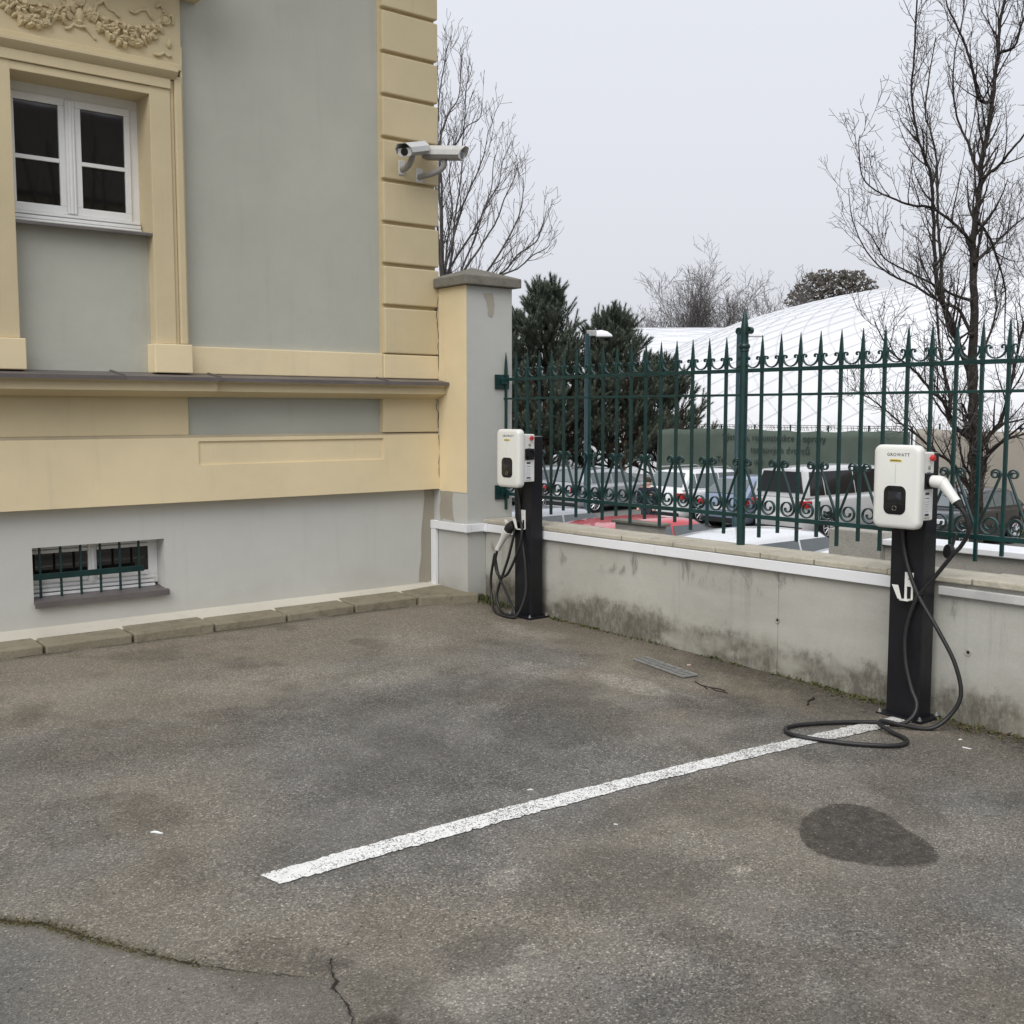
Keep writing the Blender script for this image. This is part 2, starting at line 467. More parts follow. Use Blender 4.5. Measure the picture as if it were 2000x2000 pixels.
PATCH = [(3.24, 2.358), (3.34, 2.385), (3.451, 2.387), (3.52, 2.34), (3.554, 2.279), (3.53, 2.17), (3.463, 2.075), (3.42, 1.97), (3.36, 1.885), (3.30, 1.855), (3.224, 1.873), (3.16, 1.93), (3.103, 1.984), (3.05, 2.06), (3.028, 2.13), (3.05, 2.20), (3.089, 2.242), (3.15, 2.31)]
def build_yard():
    xs = np.concatenate([np.linspace(-9, .3, 40), np.arange(.32, 4.875, .0125), [4.95]])
    ys = np.concatenate([np.linspace(-15.9, .9, 40), np.arange(.92, 6.66, .0125), [6.75]])
    X, Y = np.meshgrid(xs, ys, indexing='ij')
    Z = .0235 * (Y - 3.1) + .016 * np.clip((Y - 5.9) / .5, 0, 1)
    Z += (vnoise(X, Y, 1.1, 5, 3) - .5) * .012
    # shallow settling along the cracks, a sunken worn spot near the camera
    dc = np.minimum(seg_dist(X, Y, CRACK), seg_dist(X, Y, CRACK2))
    Z -= .006 * np.exp(-(dc / .03) ** 2)
    dwall = 4.85 - X
    dkerb = 6.42 - Y
    n1 = vnoise(X, Y, .8, 11); n2 = vnoise(X, Y, 2.3, 12); n3 = vnoise(X, Y, 7., 13)
    # r: brown dust (near kerb, corner and along the wall)
    r = .75 * smooth01(Y + (n1 - .5) * 2.2, 4.3, 6.0)
    r = np.maximum(r, .8 * smooth01(-dwall + (n1 - .5) * 1.0, -.9, -.2) * smooth01(Y, 1.5, 3))
    r = np.maximum(r, .45 * smooth01(n1, .45, .7))
    r *= .6 + .6 * n2
    # g: dark stains
    g = .85 * smooth01(-dwall + (n2 - .5) * .7, -.55, -.02) * (.55 + .45 * smooth01(4.9 - Y, 0, .8))
    def blob(cx, cy, sx, sy, a):
        q = ((X - cx) / sx) ** 2 + ((Y - cy) / sy) ** 2 + (n3 - .5) * .9 + (n2 - .5) * 1.4
        return a * (1 - smooth01(q, .2, 1.15))
    for a in [(3.35, 3.75, .42, .38, .45), (3.6, 4.2, .35, .25, .45), (2.5, 3.6, .5, .3, .38), (4.2, 3.5, .4, .3, .60), (4.45, 3.2, .35, .5, .5), (2.35, 2.4, .35, .25, .40), (3.9, 3.1, .4, .12, .35), (1.5, 4.7, .5, .3, .3), (2.9, 4.5, .5, .25, .3), (3.0, 2.75, .5, .12, .35),
              (1.36, 2.5, .10, .10, .65), (1.31, 2.17, .13, .09, 1.0), (1.75, 2.3, .2, .12, .35), (2.9, 1.7, .5, .3, .25), (4.3, 2.45, .5, .3, .45), (1.9, 4.6, .6, .3, .2), (4.45, 4.15, .2, .4, .5)]:
        g = np.maximum(g, blob(*a))
    g = np.maximum(g, .9 * np.exp(-(np.maximum(dkerb, 0) / .05) ** 2) * smooth01(n3, .25, .5))
    g = np.maximum(g, .5 * np.exp(-(dc / .022) ** 2))
    g = np.maximum(g, .42 * smooth01(n2 + .25 * (n3 - .5), .54, .74))
    # repaired dark patch with a crisp but crumbly outline
    sd_ = poly_sdf(X, Y, PATCH) + (n3 - .5) * .035
    g = np.maximum(g, .95 * (1 - smooth01(sd_, -.008, .006)))
    # b: pale scuffs
    b_ = np.zeros_like(X)
    for a in [(1.85, 2.235, .05, .035, 1.), (2.721, 2.212, .045, .03, .8), (1.317, 4.003, .08, .05, .5), (4.05, 4.05, .12, .32, .7), (4.15, 3.6, .10, .2, .55), (3.85, 4.55, .15, .2, .4), (2.6, 5.3, .5, .3, .35), (3.6, 5.6, .4, .3, .35),
              (2.1, 2.6, .10, .08, .5), (1.6, 2.15, .25, .10, .45), (4.62, 3.05, .1, .5, .3), (1.5, 5.6, .5, .3, .3), (3.1, 4.9, .4, .15, .3), (1.2, 2.35, .1, .1, .35), (4.45, 5.3, .15, .4, .5)]:
        b_ = np.maximum(b_, blob(*a))
    nx, ny = X.shape
    V = np.stack([X, Y, Z], -1).reshape(-1, 3)
    idx = np.arange(nx * ny).reshape(nx, ny)
    F = np.stack([idx[:-1, :-1], idx[1:, :-1], idx[1:, 1:], idx[:-1, 1:]], -1).reshape(-1, 4)
    me = bpy.data.meshes.new('courtyard_asphalt')
    me.vertices.add(len(V)); me.vertices.foreach_set('co', V.astype(np.float32).ravel())
    me.loops.add(F.size); me.loops.foreach_set('vertex_index', F.astype(np.int32).ravel())
    me.polygons.add(len(F)); me.polygons.foreach_set('loop_start', np.arange(0, F.size, 4, dtype=np.int32))
    me.polygons.foreach_set('loop_total', np.full(len(F), 4, dtype=np.int32))
    me.update(calc_edges=True)
    at = me.color_attributes.new('stain', 'FLOAT_COLOR', 'POINT')
    col = np.stack([np.clip(r, 0, 1), np.clip(g, 0, 1), np.clip(b_, 0, 1), np.ones_like(r)], -1).reshape(-1, 4)
    at.data.foreach_set('color', col.astype(np.float32).ravel())
    along = np.clip((1.45 - X) / .75, 0, 1)
    moss = np.exp(-(seg_dist(X, Y, CRACK) / .030) ** 2) * smooth01(along, .15, .75)
    moss = np.maximum(moss, .8 * np.exp(-(np.maximum(dwall, 0) / .045) ** 2) * smooth01(n2, .40, .60) * smooth01(Y, 1, 2))
    moss = np.maximum(moss, .7 * np.exp(-(np.maximum(dkerb, 0) / .05) ** 2) * smooth01(n2, .45, .62))
    # older smooth surfacing on the camera side of the long crack
    low = [(-9, -8), (-9, 4.2), (.55, 3.45)] + CRACK[1:] + CRACK2[2:] + [(1.1, 1.8), (.9, -8)]
    fine = 1 - smooth01(poly_sdf(X, Y, low), -.02, .01)
    at2 = me.color_attributes.new('zone', 'FLOAT_COLOR', 'POINT')
    col2 = np.stack([np.clip(moss, 0, 1), fine, np.zeros_like(fine), np.ones_like(fine)], -1).reshape(-1, 4)
    at2.data.foreach_set('color', col2.astype(np.float32).ravel())
    me.polygons.foreach_set('use_smooth', np.ones(len(F), bool))
    me.materials.append(M['asphalt'])
    o = link('courtyard_asphalt', me)
    return tag(o, 'worn grey asphalt of the courtyard with brown dust and dark stains', None, None, 'structure')
yard = build_yard()

# painted bay line: a worn sheet with a ragged outline
def paint_mat():
    m, nt, b = nmat('worn_white_road_paint'); n = N(nt); p = n.pos()
    v1 = n.sep(n.voro(p, 210, 'Color'))[0]
    wear = n.math('ADD', n.math('MULTIPLY', v1, .50), n.math('MULTIPLY', n.noise(p, 70, 5, .7), .50))
    wear = n.math('ADD', wear, n.math('MULTIPLY', n.math('SUBTRACT', n.noise(p, 6, 5, .65), .5), .70))
    x = n.sep(p)[0]
    lim = n.mr(x, 1.5, 4.4, .665, .60)
    k = n.mr(wear, n.math('SUBTRACT', lim, .012), n.math('ADD', lim, .012))
    wv = n.scale(p, (1, 1, 1))
    dn = n.new('ShaderNodeVectorMath', operation='ADD')
    nz = n.new('ShaderNodeTexNoise'); n.set(nz.inputs['Vector'], p); nz.inputs['Scale'].default_value = 40
    sc_ = n.new('ShaderNodeVectorMath', operation='SCALE'); n.set(sc_.inputs[0], nz.outputs['Color']); sc_.inputs['Scale'].default_value = .05
    n.set(dn.inputs[0], p); n.set(dn.inputs[1], sc_.outputs[0])
    cr = n.math('GREATER_THAN', .012, n.voro(dn.outputs[0], 17, 'Distance', 'DISTANCE_TO_EDGE'))
    cr = n.math('MULTIPLY', cr, n.math('GREATER_THAN', n.noise(p, 5, 3), .52))
    k = n.math('MAXIMUM', k, cr)
    white = n.mix(n.mr(n.noise(p, 30, 4), .3, .7), (.68, .68, .66), (.82, .82, .80))
    white = n.mix(n.mr(x, 3.2, 4.6, 0, .45), white, (.40, .39, .36))
    dark = n.mix(v1, (.085, .08, .072), (.20, .19, .175))
    n.set(b.inputs['Base Color'], n.mix(k, white, dark))
    b.inputs['Roughness'].default_value = .75
    n.set(b.inputs['Normal'], n.bump(n.voro(p, 120), .4, .005))
    return m
M['paint'] = paint_mat()
def build_line():
    rng = random.Random(4)
    mb = MB(); N_ = 240
    A = Vector((1.485, 3.052)); Bp = Vector((4.66, 2.83)); mid = Vector((2.845, 3.032))
    L = []; Rr = []
    for i in range(N_ + 1):
        t = i / N_
        x = A.x + (Bp.x - A.x) * t
        # slight bow of the hand-painted line
        y = A.y + (Bp.y - A.y) * t + .045 * math.sin(PI * t)
        w = .047 + .002 * math.sin(7 * t)
        L.append((x + (.0 if i else -.008), y + w + rng.gauss(0, .0028) + .003 * math.sin(i * .37) * math.sin(i * .11)))
        Rr.append((x + (.0 if i else .012), y - w + rng.gauss(0, .0028) + .003 * math.sin(i * .29 + 1) * math.sin(i * .13)))
    vs_ = []
    for (a, b_), (c, d) in zip(L, Rr):
        for k in range(5):
            x = a + (c - a) * k / 4; y = b_ + (d - b_) * k / 4
            vs_.append((x, y, 0))
    fs = []
    for i in range(N_):
        for k in range(4):
            q = i * 5 + k
            fs.append((q, q + 1, q + 6, q + 5))
    mb.add(vs_, [f[::-1] for f in fs])
    o = obj('painted_line', mb, M['paint'])
    return o
# height lookup of the finished yard sheet
_vx = np.empty(len(yard.data.vertices) * 3, np.float32); yard.data.vertices.foreach_get('co', _vx); _vx = _vx.reshape(-1, 3)
_nx = 40 + len(np.arange(.32, 4.875, .0125)) + 1; _ny = 40 + len(np.arange(.92, 6.66, .0125)) + 1
_gx = _vx[:, 0].reshape(_nx, _ny)[:, 0]; _gy = _vx[:, 1].reshape(_nx, _ny)[0]; _gz = _vx[:, 2].reshape(_nx, _ny)
def yz(x, y):
    i = min(max(int(np.searchsorted(_gx, x)) - 1, 0), _nx - 2); j = min(max(int(np.searchsorted(_gy, y)) - 1, 0), _ny - 2)
    fx = (x - _gx[i]) / (_gx[i + 1] - _gx[i]); fy = (y - _gy[j]) / (_gy[j + 1] - _gy[j])
    return float((_gz[i, j] * (1 - fx) + _gz[i + 1, j] * fx) * (1 - fy) + (_gz[i, j + 1] * (1 - fx) + _gz[i + 1, j + 1] * fx) * fy)
line = build_line()
for v in line.data.vertices: v.co.z = yz(v.co.x, v.co.y) + .004
worldparent(line, yard)
tag(line, 'worn white painted parking bay line')

# cracks: jagged dark ribbons laid on the asphalt
def crack(path, w0, w1, seed, zoff=.003):
    rng = random.Random(seed); mb = MB(); pts = []
    for (x0, y0), (x1, y1) in zip(path, path[1:]):
        k = max(2, int(math.hypot(x1 - x0, y1 - y0) / .012))
        for i in range(k):
            t = i / k
            pts.append((x0 + (x1 - x0) * t + rng.uniform(-.006, .006), y0 + (y1 - y0) * t + rng.uniform(-.006, .006)))
    vs_ = []
    for i, (x, y) in enumerate(pts):
        a = pts[max(i - 1, 0)]; b_ = pts[min(i + 1, len(pts) - 1)]
        d = Vector((b_[0] - a[0], b_[1] - a[1])).normalized(); q = Vector((-d.y, d.x))
        t = i / len(pts)
        w = (w0 + (w1 - w0) * t) * rng.uniform(.15, 1.2) * (.35 + .9 * abs(math.sin(i * .31 + seed)) * abs(math.sin(i * .083 + 2 * seed)))
        for s in (-1, 1):
            X_, Y_ = x + q.x * w * s, y + q.y * w * s
            vs_.append((X_, Y_, yz(X_, Y_) + zoff))
    mb.add(vs_, [(2 * i, 2 * i + 1, 2 * i + 3, 2 * i + 2) for i in range(len(pts) - 1)])
    return worldparent(obj('surface_crack', mb, M['crack']), yard)
crack(CRACK, .0045, .0022, 1)
crack(CRACK2, .0035, .005, 2)
crack([(2.62, 2.35), (2.75, 2.28), (2.86, 2.24)], .0012, .0008, 3)

# the lower car park, large enough to reach the horizon
def lot_mat():
    m, nt, b = nmat('car_park_asphalt'); n = N(nt); p = n.pos()
    c = n.mix(n.mr(n.noise(p, .6, 6), .3, .7), (.10, .10, .098), (.16, .157, .15))
    c = n.mix(n.mr(n.noise(p, 40, 3), .3, .7, 0, .4), c, (.22, .215, .2))
    n.set(b.inputs['Base Color'], c); b.inputs['Roughness'].default_value = .85
    return m
LOTZ = -2.0
mb = MB(); S = 900
mb.add([(-S, -S, LOTZ), (S, -S, LOTZ), (S, S, LOTZ), (-S, S, LOTZ)], [(0, 1, 2, 3)])
lot = tag(obj('car_park', mb, lot_mat()), 'lower asphalt car park beyond the fence', None, None, 'structure')
def grass_mat():
    m, nt, b = nmat('winter_grass'); n = N(nt); p = n.pos()
    c = n.mix(n.mr(n.noise(p, 2, 6), .3, .7), (.07, .10, .035), (.13, .14, .06))
    c = n.mix(n.mr(n.noise(p, 60, 3), .4, .7, 0, .5), c, (.05, .07, .02))
    n.set(b.inputs['Base Color'], c); b.inputs['Roughness'].default_value = .95
    n.set(b.inputs['Normal'], n.bump(n.noise(p, 80, 3), .8, .05))
    return m
mb = MB(); mb.box(29.9, 36, -20, 16.2, LOTZ - .05, LOTZ + .1); mb.box(13.6, 16.4, 3.0, 8.9, LOTZ - .05, LOTZ + .1)
tag(obj('grass_verge', mb, grass_mat()), 'winter grass verge at the edge of the car park', None, None, 'structure')
# ================================================================ villa
villa = thing('villa', 'yellow and grey plastered villa with garland frieze window and grooved corner quoins', 'building', (1.0, 6.8, .1))
V = villa
def vb(name, boxes, mat, bevel=.004, **kw):
    mb = MB()
    for b_ in boxes: mb.box(*b_)
    return obj(name, mb, M[mat] if isinstance(mat, str) else mat, V, bevel=bevel, **kw)

XL = -7.0           # how far the front runs to the left, out of view
XC = 4.69           # corner
ZT = 6.2
# masonry core behind the facings (openings left free)
vb('core_wall', [(XL, XC - .004, 7.10, 15, -.2, ZT)], 'grey', 0)
vb('core_wall', [(XL, 1.60, 6.80, 7.10, .1, ZT), (2.80, XC - .006, 6.80, 7.10, .1, ZT), (1.60, 2.80, 6.80, 7.10, 3.40, ZT), (1.60, 2.80, 6.80, 7.10, .70, 2.50)], 'grey', 0)
# plinth with the basement opening
vb('plinth_wall', [(XL, 1.822, 6.76, 6.98, -.1, .90), (2.617, XC, 6.76, 6.98, -.1, .90), (1.822, 2.617, 6.76, 6.98, -.1, .318), (1.822, 2.617, 6.76, 6.98, .655, .90)], 'plinth', 0)
# lower yellow band with a shallow sunk rectangle
vb('lower_band', [(XL, XC, 6.68, 6.80, .885, 1.115), (XL, 2.825, 6.68, 6.80, 1.115, 1.266), (4.20, XC, 6.68, 6.80, 1.115, 1.266), (XL, XC, 6.68, 6.80, 1.266, 1.289)], 'yellow_lit', 0)
vb('sunk_panel', [(2.825, 4.20, 6.692, 6.80, 1.115, 1.266)], 'yellow_lit', 0)
# sloping dirty ledge above it
mb = MB(); mb.prism([(6.682, 1.289), (6.714, 1.306), (6.80, 1.306), (6.80, 1.289)], lambda y, z, x: (x, y, z), XL, 4.687)
obj('ledge', mb, M['yellow_dirty'], V)
vb('upper_band', [(XL, 2.78, 6.716, 6.80, 1.306, 1.56), (4.205, XC, 6.69, 6.80, 1.306, 1.56)], 'yellow', .004)
vb('grey_panel', [(2.78, 4.205, 6.736, 6.80, 1.306, 1.56)], 'grey_panel', 0)
# string course: moulded profile, sheet metal on top
prof = [(6.80, 1.545), (6.69, 1.545), (6.668, 1.553), (6.640, 1.562), (6.605, 1.574), (6.590, 1.580), (6.590, 1.632), (6.578, 1.640), (6.570, 1.650), (6.80, 1.650)]
for nm, x0, x1, dy in (('string_course', XL, 2.905, -.035), ('string_course', 2.907, 4.680, 0)):
    mb = MB(); mb.prism([(y + (dy if y < 6.79 else 0), z) for y, z in prof], lambda y, z, x: (x, y, z), x0, x1)
    obj(nm, mb, M['yellow'], V, smooth=True, ang=25)
    mb = MB()
    pf = [(6.545 + dy, 1.640), (6.545 + dy, 1.664), (6.80, 1.704), (6.80, 1.698), (6.551 + dy, 1.658), (6.551 + dy, 1.640)]
    mb.prism(pf, lambda y, z, x: (x, y, z), x0, x1 + (.012 if dy else 0))
    obj('metal_flashing', mb, M['flashing'], V)
for x in (2.30, 2.902, 4.15):      # folded seams of the flashing
    mb = MB(); dy = -.035 if x < 2.91 else 0
    mb.prism([(6.540 + dy, 1.644), (6.540 + dy, 1.674), (6.78, 1.712), (6.78, 1.698)], lambda y, z, q: (q, y, z), x, x + .012)
    obj('flashing_seam', mb, M['flashing'], V)
# main storey
vb('field_wall', [(2.70, 4.23, 6.722, 6.80, 1.86, ZT), (XL, 1.2, 6.722, 6.80, 1.70, ZT), (1.2, 2.75, 6.722, 6.80, 3.9, ZT)], 'grey', 0)
vb('base_course', [(2.775, 4.212, 6.694, 6.80, 1.690, 1.862)], 'yellow_lit', .006)
vb('quoin_backing', [(4.204, XC - .012, 6.716, 6.80, 1.69, ZT)], 'yellow', 0)
vb('quoin', [(4.214, XC, 6.682, 6.80, 1.690, 1.858)], 'yellow_lit', .006)
z0 = 1.866
zj = 2.197
qm = None
qrow = []
k = 0
while z0 < ZT - .1:
    z1 = zj - .012
    mb = MB(); mb.box(4.222, XC, 6.68, 6.80, z0, z1)
    obj('quoin', mb, M['yellow'], V, bevel=.010, seg=3)
    z0 = zj + .012; zj += .2895; k += 1
# eaves
vb('eaves_cornice', [(XL - .4, XC + .55, 5.60, 15.5, ZT, ZT + .25), (XL - .2, XC + .3, 6.25, 15.3, ZT - .2, ZT)], 'yellow', .02)
mb = MB(); mb.add([(XL - .5, 5.55, ZT + .25), (XC + .65, 5.55, ZT + .25), (XC + .65, 15.6, ZT + .25), (XL - .5, 15.6, ZT + .25), (XL + 3, 9.5, ZT + 2.6), (XC - 3, 9.5, ZT + 2.6)],
    [(0, 1, 5, 4), (1, 2, 5), (2, 3, 4, 5), (3, 0, 4), (3, 2, 1, 0)])
obj('roof', mb, plain('dark_roof', (.1, .07, .06), .8), V)

# ---- window with its surround
WX0, WX1, WZ0, WZ1 = 1.775, 2.560, 2.54, 3.345
vb('under_window_panel', [(1.60, 2.64, 6.735, 6.80, 1.69, 2.545)], 'grey', 0)
# jambs: inner fascia, sunk fillet, outer moulding
for side in (1, -1):
    def X_(d):      # d measured outwards from the opening edge
        return (WX1 + d) if side > 0 else (WX0 - d)
    def jb(name, d0, d1, y0, z0_, z1_, mat='yellow', bev=.004):
        a, b_ = sorted((X_(d0), X_(d1)))
        return vb(name, [(a, b_, y0, 6.90, z0_, z1_)], mat, bev)
    jb('jamb_fascia', 0, .128, 6.645, 1.868, 3.40)
    jb('jamb_fillet', .130, .152, 6.655, 1.868, 3.45, 'yellow', .003)
    jb('jamb_moulding', .154, .200, 6.635, 1.868, 3.475, 'yellow', .008)
    jb('jamb_moulding', .202, .215, 6.660, 1.868, 3.66, 'yellow', .003)
    jb('jamb_base_block', -.022, .217, 6.615, 1.690, 1.866, 'yellow_lit', .006)
# head of the surround
hx0, hx1 = WX0 - .215, WX1 + .215
vb('lintel_fascia', [(WX0 - .128, WX1 + .128, 6.646, 6.90, WZ1, 3.392)], 'yellow', .003)
vb('lintel_fascia', [(WX0 - .128, WX1 + .128, 6.633, 6.90, 3.394, 3.452)], 'yellow', .003)
mb = MB()
mb.prism([(6.80, 3.454), (6.640, 3.454), (6.632, 3.462), (6.612, 3.474), (6.598, 3.492), (6.598, 3.508), (6.620, 3.516), (6.80, 3.516)], lambda y, z, x: (x, y, z), WX0 - .16, WX1 + .165)
obj('lintel_moulding', mb, M['yellow'], V, smooth=True, ang=25)
vb('frieze', [(hx0 + .004, hx1 - .004, 6.664, 6.82, 3.517, 4.03)], 'yellow', .004)
vb('frieze_fillet', [(hx0 + .006, hx1 - .006, 6.652, 6.70, 3.517, 3.556)], 'yellow', .006)
mb = MB()
mb.prism([(6.80, 3.960), (6.645, 3.960), (6.625, 3.972), (6.60, 4.0), (6.50, 4.03), (6.42, 4.035), (6.42, 4.10), (6.38, 4.13), (6.36, 4.19), (6.80, 4.22)], lambda y, z, x: (x, y, z), hx0 - .12, hx1 + .12)
obj('window_hood', mb, M['yellow'], V, smooth=True, ang=25)

# garland relief on the frieze: leaves, fruit, roses, ribbons
rng = random.Random(21)
FY = 6.664
def leaf(mb, x, z, ang, L, W, lift):
    ca, sa = math.cos(ang), math.sin(ang)
    pts = [(-.5, 0, .2), (-.2, .42, .5), (.2, .40, .9), (.5, 0, .35), (.2, -.40, .9), (-.2, -.42, .5), (0, 0, 1.25)]
    vs_ = []
    for u, v, h in pts:
        uu, vv = u * L, v * W
        vs_.append((x + uu * ca - vv * sa, FY - lift * h, z + uu * sa + vv * ca))
    back = [(p[0], FY + .004, p[2]) for p in vs_[:6]]
    mb.add(vs_ + back, [(6, (i + 1) % 6, i) for i in range(6)] + [(i, (i + 1) % 6, 7 + (i + 1) % 6, 7 + i) for i in range(6)])
def swag(xa, xb, ztop, drop, seed):
    rg = random.Random(seed); mb = MB()
    # ribbon cord along the top
    n_ = 18
    for i in range(34):
        t = .04 + .92 * (i + .5) / 34
        x = xa + (xb - xa) * t
        prof_ = math.sin(PI * t) ** .8
        zc = ztop - drop * (1 - (2 * t - 1) ** 2)
        thick = .012 + .042 * prof_
        for q in range(2):
            dz = rg.uniform(-1, 1) * thick
            leaf(mb, x + rg.uniform(-.008, .008), zc + dz, rg.uniform(-.6, .6) + (2 * t - 1) * .8 + (0 if rg.random() < .6 else PI / 2), rg.uniform(.045, .085), rg.uniform(.022, .036), rg.uniform(.012, .022) + .016 * prof_)
    obj('garland', mb, M['yellow'], V, smooth=True, ang=50)
    # roses and fruit at the lower middle
    for j in range(5):
        t = .36 + .075 * j + rg.uniform(-.01, .01)
        x = xa + (xb - xa) * t; z = ztop - drop * (1 - (2 * t - 1) ** 2) - .022 + rg.uniform(-.012, .012)
        mb = MB(); r = .022 if j != 3 else .028
        mb.lathe([(r * .9, FY), (r, FY - .014), (r * .82, FY - .026), (r * .55, FY - .024), (r * .5, FY - .032), (r * .22, FY - .030), (r * .12, FY - .036)], (x, 0, z), 9, 'y')
        obj('rose', mb, M['yellow'], V, smooth=True, ang=40)
    mb = MB()
    pth = [(xa + (xb - xa) * t, FY - .006, ztop - .01 - drop * .42 * (1 - (2 * t - 1) ** 2) + .006 * math.sin(19 * t)) for t in [i / n_ for i in range(n_ + 1)]]
    mb.tube(pth, .007, 5)
    obj('cord', mb, M['yellow'], V, smooth='all')
def rosette(x, z, r):
    mb = MB()
    mb.lathe([(r, FY), (r * 1.02, FY - .014), (r * .86, FY - .022), (r * .70, FY - .014), (r * .52, FY - .018), (r * .3, FY - .022), (r * .06, FY - .023)], (x, 0, z), 14, 'y')
    obj('rosette', mb, M['yellow'], V, smooth=True, ang=40)
def ribbon(path, w=.011):
    mb = MB()
    P = []
    for i in range(len(path) - 1):
        for t in (0, .25, .5, .75):
            P.append(((path[i][0] * (1 - t) + path[i + 1][0] * t), FY - .006 - .005 * math.sin(i * 2.1 + t * 2), (path[i][1] * (1 - t) + path[i + 1][1] * t)))
    P.append((path[-1][0], FY - .006, path[-1][1]))
    mb.tube(P, [w * (.5 + .5 * math.sin(PI * min(1, .15 + .8 * i / len(P)))) for i in range(len(P))], 5)
    obj('ribbon', mb, M['yellow'], V, smooth='all')
CXW = 2.168
swag(CXW + .01, 2.665, 3.79, .135, 5)
swag(CXW - .01, 1.67, 3.79, .135, 6)
rosette(CXW, 3.80, .034); rosette(2.675, 3.80, .032); rosette(1.66, 3.80, .032)
mb = MB(); mb.lathe([(.010, 3.755), (.022, 3.74), (.026, 3.715), (.016, 3.69), (.020, 3.68), (.008, 3.665)], (CXW, FY - .004, 0), 10, 'z')
obj('tassel', mb, M['yellow'], V, smooth=True)
ribbon([(CXW + .02, 3.79), (CXW + .06, 3.76), (CXW + .09, 3.765), (CXW + .10, 3.80), (CXW + .14, 3.83), (CXW + .17, 3.79), (CXW + .20, 3.785), (CXW + .23, 3.755)])
ribbon([(CXW - .02, 3.79), (CXW - .06, 3.76), (CXW - .09, 3.765), (CXW - .10, 3.80), (CXW - .14, 3.83), (CXW - .17, 3.79), (CXW - .23, 3.765)])
ribbon([(CXW - .085, 3.628), (CXW - .06, 3.634), (CXW - .035, 3.66), (CXW, 3.655), (CXW + .03, 3.66), (CXW + .06, 3.63), (CXW + .09, 3.60)])
ribbon([(2.46, 3.81), (2.49, 3.80), (2.53, 3.83), (2.565, 3.835), (2.585, 3.80), (2.60, 3.785)])
ribbon([(2.62, 3.86), (2.645, 3.885), (2.67, 3.86), (2.665, 3.84)])
ribbon([(2.69, 3.82), (2.715, 3.84), (2.728, 3.80), (2.722, 3.78)])
ribbon([(2.60, 3.588), (2.63, 3.585), (2.665, 3.61), (2.69, 3.592), (2.705, 3.598)])
mb = MB(); mb.lathe([(.008, 3.69), (.018, 3.67), (.014, 3.648), (.006, 3.64)], (2.695, FY - .004, 0), 8, 'z'); obj('tassel', mb, M['yellow'], V, smooth=True)

# the window itself
def glass_mat(name, base, rough=.03):
    m, nt, b = nmat(name); n = N(nt); p = n.pos()
    b.inputs['Base Color'].default_value = (*base, 1)
    b.inputs['Roughness'].default_value = rough
    b.inputs['Specular IOR Level'].default_value = .9
    n.set(b.inputs['Normal'], n.bump(n.noise(p, 2.2, 2), .02, .02))
    return m
M['pane'] = glass_mat('dark_window_glass', (.012, .011, .010))
win = vb('window', [(WX0 - .02, WX1 + .004, 6.862, 6.90, WZ0 + .02, WZ0 + .075), (WX0 - .02, WX1 + .004, 6.862, 6.90, WZ1 - .055, WZ1 + .02),
                    (WX0 - .02, WX0 + .030, 6.862, 6.90, WZ0 + .075, WZ1 - .055), (WX1 - .048, WX1 + .004, 6.862, 6.90, WZ0 + .075, WZ1 - .055)], 'white_frame', .003)
def sub(name, boxes, mat, parent, bevel=.002):
    mb = MB()
    for b_ in boxes: mb.box(*b_)
    return obj(name, mb, M[mat], parent, bevel=bevel)
cx = 2.152
for a, b_ in ((WX0 + .032, cx - .030), (cx + .030, WX1 - .050)):
    sub('sash', [(a, b_, 6.850, 6.880, WZ0 + .077, WZ0 + .125), (a, b_, 6.850, 6.880, WZ1 - .100, WZ1 - .057), (a, a + .034, 6.850, 6.880, WZ0 + .125, WZ1 - .100), (b_ - .034, b_, 6.850, 6.880, WZ0 + .125, WZ1 - .100)], 'white_frame', win, .003)
    zm = WZ0 + .385
    sub('glazing_bar', [(a + .034, b_ - .034, 6.853, 6.876, zm - .012, zm + .012)], 'white_frame', win)
    sub('pane', [(a + .030, b_ - .030, 6.866, 6.872, WZ0 + .120, zm - .010)], 'pane', win, 0)
    sub('pane', [(a + .030, b_ - .030, 6.866, 6.872, zm + .010, WZ1 - .098)], 'pane', win, 0)
mb = MB()
for dx, r in ((-.018, .010), (0, .013), (.018, .010)):
    mb.lathe([(r, WZ0 + .085), (r, WZ1 - .070)], (cx + dx, 6.848, 0), 10, 'z')
mb.box(cx - .030, cx + .030, 6.852, 6.884, WZ0 + .078, WZ1 - .058)
obj('mullion', mb, M['white_frame'], win, smooth=True, ang=40)
sub('weather_bar', [(WX0, WX1 - .01, 6.822, 6.862, WZ0 + .056, WZ0 + .072), (WX0, WX1 - .01, 6.812, 6.862, WZ0 + .030, WZ0 + .050), (WX0, WX1 - .01, 6.802, 6.862, WZ0 + .006, WZ0 + .026)], 'white_frame', win, .004)
mb = MB(); mb.prism([(6.655, WZ0 - .028), (6.655, WZ0 - .012), (6.80, WZ0 + .006), (6.90, WZ0 + .006), (6.90, WZ0 - .006), (6.662, WZ0 - .020)], lambda y, z, x: (x, y, z), WX0 - .004, WX1 - .001)
obj('metal_sill', mb, M['flashing'], win)
vb('room_back', [(1.60, 2.80, 6.93, 7.02, 2.50, 3.40)], M['black_gloss'], 0)

